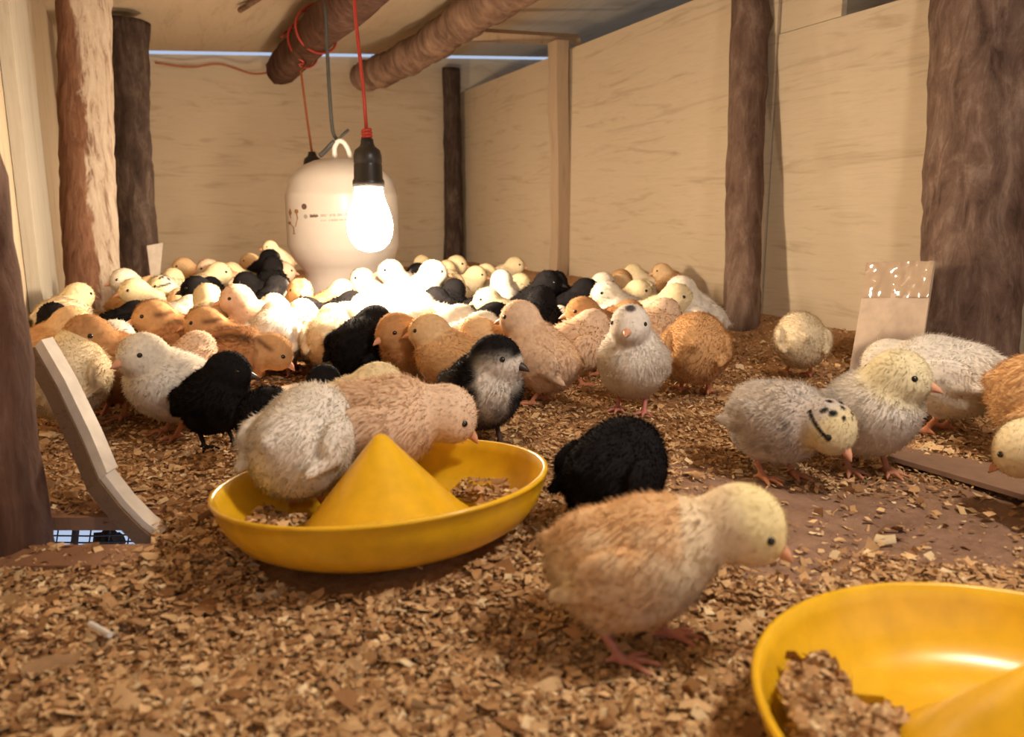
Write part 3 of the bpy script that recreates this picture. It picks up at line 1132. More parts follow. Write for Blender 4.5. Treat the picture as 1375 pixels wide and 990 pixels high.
def surface_nets(F, o, h):
    s = F < 0
    nx, ny, nz = F.shape
    acc = np.zeros((nx - 1, ny - 1, nz - 1, 3), np.float32)
    cnt = np.zeros((nx - 1, ny - 1, nz - 1), np.float32)
    corners = [(i, j, k) for i in (0, 1) for j in (0, 1) for k in (0, 1)]
    sl = lambda c: (slice(c[0], nx - 1 + c[0]), slice(c[1], ny - 1 + c[1]), slice(c[2], nz - 1 + c[2]))
    for c in corners:
        for ax in range(3):
            if c[ax] == 0:
                d = list(c)
                d[ax] = 1
                f0, f1 = F[sl(c)], F[sl(d)]
                m = (f0 < 0) != (f1 < 0)
                t = np.where(m, f0 / np.where(m, f0 - f1, 1), 0)
                for b in range(3):
                    acc[..., b] += m * (t if b == ax else c[b])
                cnt += m
    act = cnt > 0
    idx = np.full(act.shape, -1, np.int64)
    idx[act] = np.arange(act.sum())
    gi = np.argwhere(act)
    V = (gi + acc[act] / cnt[act][:, None]) * h + o
    faces = []
    for ax in range(3):
        u, w = (ax + 1) % 3, (ax + 2) % 3
        a0 = [slice(None)] * 3
        a1 = [slice(None)] * 3
        a0[ax], a1[ax] = slice(0, -1), slice(1, None)
        chg = s[tuple(a0)] != s[tuple(a1)]
        e = np.argwhere(chg)
        e = e[(e[:, u] > 0) & (e[:, w] > 0) & (e[:, u] < act.shape[u]) & (e[:, w] < act.shape[w])]
        inside = s[e[:, 0], e[:, 1], e[:, 2]]
        q = []
        for du, dw in ((1, 1), (0, 1), (0, 0), (1, 0)):
            c = e.copy()
            c[:, u] -= du
            c[:, w] -= dw
            q.append(idx[c[:, 0], c[:, 1], c[:, 2]])
        q = np.stack(q, 1)
        q[~inside] = q[~inside][:, ::-1]
        faces.append(q)
    return V, np.concatenate(faces)


#            body pitch, body z, head xyz, head yaw, head pitch, stride, foot x
POSES = {
    'stand': dict(pitch=14, zb=.056, head=(.028, 0, .091), hy=0, hp=-6),
    'stand_l': dict(pitch=14, zb=.056, head=(.025, .006, .091), hy=48, hp=-8),
    'stand_r': dict(pitch=14, zb=.056, head=(.025, -.006, .091), hy=-48, hp=-8),
    'alert': dict(pitch=28, zb=.058, head=(.028, 0, .103), hy=0, hp=-4),
    'alert_l': dict(pitch=28, zb=.058, head=(.025, .004, .103), hy=50, hp=-6),
    'alert_r': dict(pitch=28, zb=.058, head=(.025, -.004, .103), hy=-50, hp=-6),
    'hunch': dict(pitch=8, zb=.054, head=(.028, 0, .080), hy=0, hp=-14),
    'hunch_l': dict(pitch=8, zb=.054, head=(.026, .008, .080), hy=45, hp=-14),
    'hunch_r': dict(pitch=8, zb=.054, head=(.026, -.008, .080), hy=-45, hp=-14),
    'down': dict(pitch=-4, zb=.055, head=(.053, 0, .062), hy=0, hp=-38),
    'down_l': dict(pitch=-2, zb=.055, head=(.047, .014, .064), hy=45, hp=-38),
    'down_r': dict(pitch=-2, zb=.055, head=(.047, -.014, .064), hy=-45, hp=-38),
    'tuck': dict(pitch=6, zb=.055, head=(.036, 0, .052), hy=0, hp=-50),
    'peck': dict(pitch=-16, zb=.056, head=(.058, 0, .034), hy=0, hp=-58),
    'reach': dict(pitch=6, zb=.057, head=(.062, 0, .083), hy=-4, hp=-27, stride=.014, fx=.012, slim=.96),
    'sit': dict(pitch=6, zb=.036, head=(.032, 0, .066), hy=0, hp=-10),
}


def prims(P, leg_r=.0025):
    Rb = rot_y(-math.radians(P['pitch']))
    c0 = np.array([0, 0, P['zb']])
    W = lambda p: Rb @ np.array(p, float) + c0
    sl = P.get('slim', 1.0)
    L = []
    E = lambda c, r, k, Rm=None: L.append(('e', W(c), np.array(r), Rb if Rm is None else Rb @ Rm, k))
    E((0, 0, 0), (.0375, .0345 * sl, .0345 * sl), .001)
    E((.016, 0, .001), (.027, .031 * sl, .032), .012)
    E((-.010, 0, -.014), (.031, .028, .0225), .014)
    E((-.026, 0, .006), (.019, .023, .021), .014)
    L.append(('c', W((-.034, 0, .010)), W((-.046, 0, .016)), .0105, .0035, .008))
    for s in (-1, 1):
        E((-.004, s * .0315 * sl, .003), (.0265, .0075, .0165), .004, rot_y(.20) @ rot_z(-s * .10))
        L.append(('c', W((-.018, s * .031 * sl, -.003)), W((-.041, s * .0275 * sl, -.007)), .0085, .0035, .004))
    hc = np.array(P['head'], float)
    Rh = rot_z(math.radians(P['hy'])) @ rot_y(-math.radians(P['hp']))
    Hh = lambda p: Rh @ np.array(p, float) + hc
    L.append(('c', W((.018, 0, .008)), Hh((-.005, 0, -.005)), .0255, .0165, .012))
    L.append(('e', hc, np.array((.0230, .0205, .0212)), Rh, .008))
    L.append(('e', Hh((.008, 0, -.005)), np.array((.0165, .0165, .0135)), Rh, .008))
    nb = len(L)
    legs = []
    fx0 = P.get('fx', .006)
    st = P.get('stride', 0.004)
    for s in (-1, 1):
        fx = fx0 + s * st
        hip = W((-.006, s * .015, -.016))
        foot = np.array([fx, s * .0155, .0035])
        if P['zb'] < .05:
            hock = np.array([fx - .014, s * .017, .012])
        else:
            hock = np.array([fx - .014, s * .0148, .023])
        L.append(('c', hip, hock + np.array([.003, 0, .006]), .0165, .0055, .010))
        legs.append(('c', hock + np.array([.003, 0, .006]), hock, leg_r * 1.35, leg_r * 1.25, .003))
        legs.append(('c', hock, foot, leg_r * 1.15, leg_r, .0022))
        for an, ln in ((0, .021), (.62, .018), (-.62, .018), (math.pi, .010)):
            tip = foot + np.array([math.cos(an) * ln, math.sin(an) * ln, -.0012])
            mid = foot + (tip - foot) * .55 + np.array([0, 0, .0014])
            legs.append(('c', foot, mid, leg_r * .85, leg_r * .78, .0015))
            legs.append(('c', mid, tip, leg_r * .78, leg_r * .55, .0010))
    return L, legs, hc, Rh, Rb, c0


def field(p, L):
    d = None
    for q in L:
        e = d_ell(p, q[1], q[2], q[3]) if q[0] == 'e' else d_cap(p, q[1], q[2], q[3], q[4])
        d = e if d is None else smin(d, e, q[-1])
    return d


_shape_cache = {}


def chick_shape(pose, fine):
    key = (pose, fine)
    if key in _shape_cache:
        return _shape_cache[key]
    h = .0019 if fine else .0027
    L, legs, hc, Rh, Rb, c0 = prims(POSES[pose], .0025 if fine else .0030)
    lo = np.array([-.078, -.052, -.004])
    hi = np.array([.105, .052, .150])
    n = np.ceil((hi - lo) / h).astype(int) + 1
    ax = [lo[i] + h * np.arange(n[i]) for i in range(3)]
    g = np.stack(np.meshgrid(*ax, indexing='ij'), -1).astype(np.float32)
    F = field(g, L)
    zc = int(np.ceil((.062 - lo[2]) / h))
    G = F.copy()
    for q in legs:
        G[:, :, :zc] = smin(G[:, :, :zc], d_cap(g[:, :, :zc], *q[1:5]), q[5])
    G = np.where(np.abs(G) < 1e-9, 1e-9, G)
    V, Fq = surface_nets(G.astype(np.float32), lo, h)
    # drop stray islands: keep the biggest connected component
    lab = np.arange(len(V))
    ed = np.concatenate([Fq[:, [0, 1]], Fq[:, [1, 2]], Fq[:, [2, 3]], Fq[:, [3, 0]]])
    for _ in range(400):
        m = np.minimum(lab[ed[:, 0]], lab[ed[:, 1]])
        new = lab.copy()
        np.minimum.at(new, ed[:, 0], m)
        np.minimum.at(new, ed[:, 1], m)
        new = new[new]
        if (new == lab).all():
            break
        lab = new
    u, c = np.unique(lab, return_counts=True)
    ok = lab == u[c.argmax()]
    remap = np.cumsum(ok) - 1
    Fq = remap[Fq[ok[Fq].all(1)]]
    V = V[ok]
    # normals
    fn = np.cross(V[Fq[:, 2]] - V[Fq[:, 0]], V[Fq[:, 3]] - V[Fq[:, 1]])
    N_ = np.zeros_like(V)
    for k in range(4):
        np.add.at(N_, Fq[:, k], fn)
    N_ /= np.linalg.norm(N_, axis=1)[:, None] + 1e-12
    body_d = field(V.astype(np.float32), L)
    legm = np.clip((body_d - .0006) / .0012, 0, 1)
    S = dict(V=V, F=Fq, N=N_, leg=legm, hc=hc, Rh=Rh, Rb=Rb, c0=c0, top=V[V[:, 2].argmax()])
    _shape_cache[key] = S
    return S


def lerp(a, b, t):
    return a + (b - a) * np.asarray(t)[..., None]


WHITE, CREAM, YEL, BUFF, PEACH, RUST, BLACK, GREY = [np.array(c) for c in (
    (.80, .74, .65), (.80, .68, .48), (.80, .65, .33), (.66, .40, .19), (.76, .56, .40), (.42, .205, .085), (.0135, .0120, .0125), (.50, .46, .42))]


def plumage(S, pat):
    """albedo of the plumage at every vertex: patches that belong to the bird, by body and head frame"""
    V = S['V']
    hq = (V - S['hc']) @ S['Rh'] / .021
    bq = (V - S['c0']) @ S['Rb'] / .040
    hm = smooth(1.75, 1.15, np.linalg.norm(hq, axis=1))
    wob = .18 * np.sin(V[:, 0] * 260 + V[:, 1] * 140) + .15 * np.sin(V[:, 1] * 310 + V[:, 2] * 210 + 1)
    back = smooth(0.05, 0.75, bq[:, 2] + wob * .5)
    belly = smooth(-.25, -.85, bq[:, 2] + wob * .5)
    wing = smooth(.62, .80, np.abs(bq[:, 1])) * smooth(.75, .2, np.abs(bq[:, 2])) * smooth(.8, .2, np.abs(bq[:, 0] + .15))
    n = len(V)
    one = np.ones(n)
    full = lambda c: np.tile(c, (n, 1))
    leg = np.array((.56, .235, .125))
    if pat == 'W':
        c = lerp(full(WHITE), WHITE * (.98, .95, .88), hm)
    elif pat == 'D':
        c = full(WHITE * (1.0, .99, .99))
        c = lerp(c, np.array((.12, .10, .10)), smooth(.34, .20, np.hypot(hq[:, 0] - .45, hq[:, 1] - .05)) * (hq[:, 2] > .5))
        leg = np.array((.55, .22, .18))
    elif pat == 'C':
        c = lerp(full(CREAM), YEL, hm * .45)
        c = lerp(c, WHITE, belly * .5)
    elif pat == 'P':
        c = lerp(full(PEACH), BUFF, back * .25 * (1 - hm))
        c = lerp(c, PEACH * (1.06, 1.1, 1.1), belly * .6)
    elif pat == 'B':
        c = lerp(full(BUFF), CREAM * (.98, .86, .72), hm * .55)
        c = lerp(c, PEACH, belly * .7)
        c = lerp(c, BUFF * .86, wing * .5)
    elif pat == 'R':
        c = lerp(full(RUST), BUFF, hm * .35)
        c = lerp(c, BUFF * .9, belly * .6)
    elif pat == 'K':
        c = lerp(full(BLACK), BLACK * 3, belly * .6)
        leg = np.array((.030, .022, .020))
    elif pat == 'T':
        c = full(BLACK)
        face = smooth(.15, .45, hq[:, 0] * .75 - hq[:, 2] * .85 - .25) * smooth(2.1, 1.2, np.linalg.norm(hq, axis=1))
        br = smooth(.45, .75, bq[:, 0]) * smooth(.48, .25, np.abs(bq[:, 1] + .05)) * smooth(.9, .3, bq[:, 2])
        c = lerp(c, np.array((.72, .66, .58)), np.clip(face + br * .9, 0, 1) * .95)
        c = lerp(c, np.array((.16, .145, .14)), np.clip(belly + wing * .6, 0, 1) * .7)
        leg = np.array((.10, .06, .05))
    elif pat == 'S':
        c = lerp(full(RUST * 1.25), PEACH * .95, belly)
        c = lerp(c, BUFF * 1.05, hm * .7)
        st = np.exp(-(np.abs(bq[:, 1]) / .20) ** 2) * back
        st2 = np.exp(-((np.abs(bq[:, 1]) - .55) / .13) ** 2) * back
        c = lerp(c, np.array((.10, .045, .025)), np.clip(st + st2, 0, 1) * (1 - hm) * .85)
        hs = np.exp(-(np.abs(hq[:, 1]) / .28) ** 2) * smooth(.1, .5, hq[:, 2]) + np.exp(-((hq[:, 2] - .12) / .16) ** 2) * smooth(.2, -.3, hq[:, 0]) * (np.abs(hq[:, 1]) > .4)
        c = lerp(c, np.array((.13, .055, .03)), np.clip(hs, 0, 1) * hm * .8)
    elif pat == 'G':
        c = lerp(full(GREY * (1.12, 1.08, 1.04)), WHITE, belly * .8)
        c = lerp(c, np.array((.72, .60, .36)), hm * smooth(-.4, .3, hq[:, 0]))
        sp_ = np.zeros(n)
        for (a_, b_, w_) in ((-.15, .52, .17), (.10, .62, .14), (-.35, .2, .18), (.25, .28, .13), (-.05, -.05, .14), (-.55, -.2, .16), (.0, -.55, .18), (-.3, -.65, .16), (.35, -.3, .12), (-.62, .55, .16), (.45, .1, .10)):
            sp_ = np.maximum(sp_, smooth(w_, w_ * .6, np.hypot(hq[:, 0] - a_, hq[:, 1] - b_)) * (hq[:, 2] > .30))
        eye_line = smooth(.11, .05, np.abs(hq[:, 2] - .16 + .12 * hq[:, 0])) * (np.abs(hq[:, 1]) > .45) * (hq[:, 0] < .75) * (hq[:, 0] > -.7)
        c = lerp(c, np.array((.025, .022, .02)), np.clip(sp_ + eye_line, 0, 1) * hm)
        c = lerp(c, GREY * .55, smooth(.62, .9, np.sin(V[:, 0] * 190 + 2) * np.sin(V[:, 1] * 170) * np.sin(V[:, 2] * 130)) * (1 - hm) * .7)
    elif pat == 'V':
        c = lerp(full(WHITE), GREY * .85, np.clip(wing + back * .35, 0, 1) * (1 - hm))
        c = lerp(c, np.array((.76, .66, .42)), hm)
        leg = np.array((.52, .24, .15))
    elif pat == 'Y':
        c = lerp(full(CREAM * (1, .95, .90)), BUFF * (1.08, 1.08, 1.1), np.clip(back * .85 * (bq[:, 0] < .75) + wing * .55, 0, 1) * (1 - hm))
        c = lerp(c, np.array((.80, .67, .36)), hm * smooth(-.5, .5, hq[:, 0] + hq[:, 2]))
        c = lerp(c, CREAM * (1.02, .98, .95), hm * smooth(.1, -.6, hq[:, 2]))
        c = lerp(c, PEACH * 1.05, belly * .5)
        leg = np.array((.58, .26, .19))
    c = c * (1 + .06 * wob)[:, None]
    return np.clip(lerp(c, leg, S['leg']), 0.005, 0.92)


_mesh_cache = {}


def chick_data(pose, pat, fine):
    key = (pose, pat, fine)
    if key in _mesh_cache:
        return _mesh_cache[key]
    S = chick_shape(pose, fine)
    col = plumage(S, pat)
    me = fast_mesh('chick_body', S['V'], S['F'])
    color_attr(me, 'Col', col)
    me.polygons.foreach_set('use_smooth', [True] * len(me.polygons))
    me.materials.append(M['chick'])
    # down: short blades growing off the plumage
    r = np.random.default_rng(abs(hash(pose)) % 1000 + 5 if False else len(pose) * 7 + ord(pat))
    fcol_leg = S['leg'][S['F']].max(1)
    cand = np.flatnonzero(fcol_leg < 0.05)
    n = 9500 if fine else 4600
    fi = S['F'][r.choice(cand, n)]
    w = r.dirichlet((1, 1, 1, 1), n)
    P_ = (S['V'][fi] * w[..., None]).sum(1)
    Nn = (S['N'][fi] * w[..., None]).sum(1)
    Nn /= np.linalg.norm(Nn, axis=1)[:, None] + 1e-9
    cc = (col[fi] * w[..., None]).sum(1) * r.uniform(.9, 1.1, (n, 1))
    bw = np.linalg.norm(P_ - S['hc'], axis=1)
    flow = np.tile(S['Rb'] @ np.array([-1, 0, -.35]), (n, 1))
    flow = flow - Nn * (flow * Nn).sum(1)[:, None]
    d = Nn * .50 + flow * .80 + r.normal(0, .25, (n, 3))
    d /= np.linalg.norm(d, axis=1)[:, None]
    ln = (.0050 * r.uniform(.5, 1.25, n) * np.where(bw < .027, .50, 1.0)) * (1 if fine else 1.2)
    side = np.cross(d, Nn + r.normal(0, .25, (n, 3)))
    side /= np.linalg.norm(side, axis=1)[:, None]
    bwid = .00050 if fine else .00085
    b0_ = P_ - Nn * .0008
    tri = np.stack([b0_ - side * bwid, b0_ + side * bwid, P_ + d * ln[:, None]], 1)
    dm_ = fast_mesh('down', tri.reshape(-1, 3), np.arange(n * 3).reshape(n, 3))
    color_attr(dm_, 'Col', np.repeat(np.clip(cc, .005, .92), 3, 0))
    dm_.polygons.foreach_set('use_smooth', [True] * n)
    dm_.normals_split_custom_set_from_vertices([tuple(x) for x in np.repeat(Nn, 3, 0)])
    dm_.materials.append(M['down'])
    # beak and eyes in the head frame
    hc, Rh = S['hc'], S['Rh']
    bv, bf = [], []
    rings = [(.0175, .0066, .0058, -.0030), (.0245, .0050, .0046, -.0036), (.0300, .0028, .0029, -.0046), (.0345, .0004, .0005, -.0066)]
    for (x, ry, rz_, dzz) in rings:
        for s in range(8):
            an = 2 * math.pi * s / 8
            bv.append(Rh @ np.array([x, ry * math.cos(an), dzz + rz_ * math.sin(an)]) + hc)
    for i in range(3):
        for s in range(8):
            s2 = (s + 1) % 8
            bf.append((i * 8 + s, i * 8 + s2, i * 8 + 8 + s2, i * 8 + 8 + s))
    bf += [tuple(reversed(range(8))), tuple(range(24, 32))]
    bk = mesh_from('beak', bv, bf)
    bk.polygons.foreach_set('use_smooth', [True] * len(bf))
    bk.materials.append(M['beak_dark'] if pat in 'KT' else M['beak_pink'])
    eyes = []
    for s in (-1, 1):
        ev, ef = [], []
        c = np.array([.0125, s * .0168, .0030])
        for i in range(7):
            th = math.pi * i / 6
            for j in range(10):
                ph = 2 * math.pi * j / 10
                ev.append(Rh @ (c + np.array([.0030 * math.sin(th) * math.cos(ph), .0024 * math.cos(th), .0027 * math.sin(th) * math.sin(ph)])) + hc)
        for i in range(6):
            for j in range(10):
                j2 = (j + 1) % 10
                ef.append((i * 10 + j, i * 10 + j2, i * 10 + 10 + j2, i * 10 + 10 + j))
        em = mesh_from('eye', ev, ef)
        em.polygons.foreach_set('use_smooth', [True] * len(ef))
        em.materials.append(M['eye'])
        eyes.append(em)
    res = (me, dm_, bk, eyes, S)
    _mesh_cache[key] = res
    return res


def place_chick(mode, x, y, ang, pose, pat, s, label, zoff=0.0):
    fine = s < 0
    s = abs(s) * (0.93 if mode == 't' else 1.0)
    me, dm_, bk, eyes, S = chick_data(pose, pat, fine)
    # heading relative to the sight line: 0 right, 90 away, 180 left, 270 towards the lens
    d = ray(x, y)
    az = math.atan2(d[1], d[0])
    rz = az - math.pi / 2 + math.radians(ang)
    Rz = rot_z(rz)
    if mode == 'f':
        p = pz(x, y, zoff)
        p = pz(x, y, float(floor_z(p[0], p[1])) + zoff)
        loc = np.array([p[0], p[1], float(floor_z(p[0], p[1])) + zoff])
    else:
        tp = Rz @ (S['top'] * s)
        best = None
        for D in np.linspace(0.2, 2.42, 900):
            q = pD(x, y, D)
            o = q - tp
            if o[2] <= float(floor_z(o[0], o[1])) + zoff:
                best = o
                break
        if best is None:
            best = pD(x, y, 2.42) - tp
        loc = np.array([best[0], best[1], float(floor_z(best[0], best[1])) + zoff])
    return dict(loc=loc, rz=rz, s=s, data=(me, dm_, bk, eyes), label=label, free=(mode == 't'))


def clamp_loc(L):
    L[0] = min(max(L[0], -0.125), XW - 0.06)
    L[1] = min(L[1], YB - 0.07)
    for (cx_, cy_, rad) in OBST:
        dx, dy = L[0] - cx_, L[1] - cy_
        d = math.hypot(dx, dy)
        if d < rad:
            L[0], L[1] = cx_ + dx / d * rad, cy_ + dy / d * rad


OBST = [(dc[0], dc[1], 0.185)] + [(o.location.x, o.location.y, 0.095) for o in C.objects if o.name.startswith('wooden_post')]


def relax(items, dmin=0.066, steps=60):
    for _ in range(steps):
        for i, a in enumerate(items):
            for b in items[i + 1:]:
                if not (a['free'] or b['free']):
                    continue
                dx, dy = b['loc'][0] - a['loc'][0], b['loc'][1] - a['loc'][1]
                d = math.hypot(dx, dy)
                if d < dmin:
                    if d < 1e-5:
                        dx, dy, d = 0.001, 0.001, 0.0014
                    k = (dmin - d) * 0.5 / d
                    wa, wb = (0.5, 0.5) if a['free'] and b['free'] else ((1, 0) if a['free'] else (0, 1))
                    a['loc'][0] -= dx * k * wa
                    a['loc'][1] -= dy * k * wa
                    b['loc'][0] += dx * k * wb
                    b['loc'][1] += dy * k * wb
        for a in items:
            if a['free']:
                clamp_loc(a['loc'])
    for a in items:
        if a['free']:
            a['loc'][2] = float(floor_z(a['loc'][0], a['loc'][1]))


def build_chick(it):
    me, dm_, bk, eyes = it['data']
    o = bpy.data.objects.new('chick', me)
    C.objects.link(o)
    o.location = it['loc'] + np.array([0, 0, .002])
    o.rotation_euler = (0, 0, it['rz'])
    s = it['s']
    o.scale = (s, s, s)
    tag(o, it['label'], 'chick', 'brooder chicks')
    for nm, m_ in (('down', dm_), ('beak', bk), ('eye', eyes[0]), ('eye', eyes[1])):
        c = bpy.data.objects.new(nm, m_)
        C.objects.link(c)
        c.parent = o
        if nm == 'down':
            c['kind'] = 'stuff'
    return o


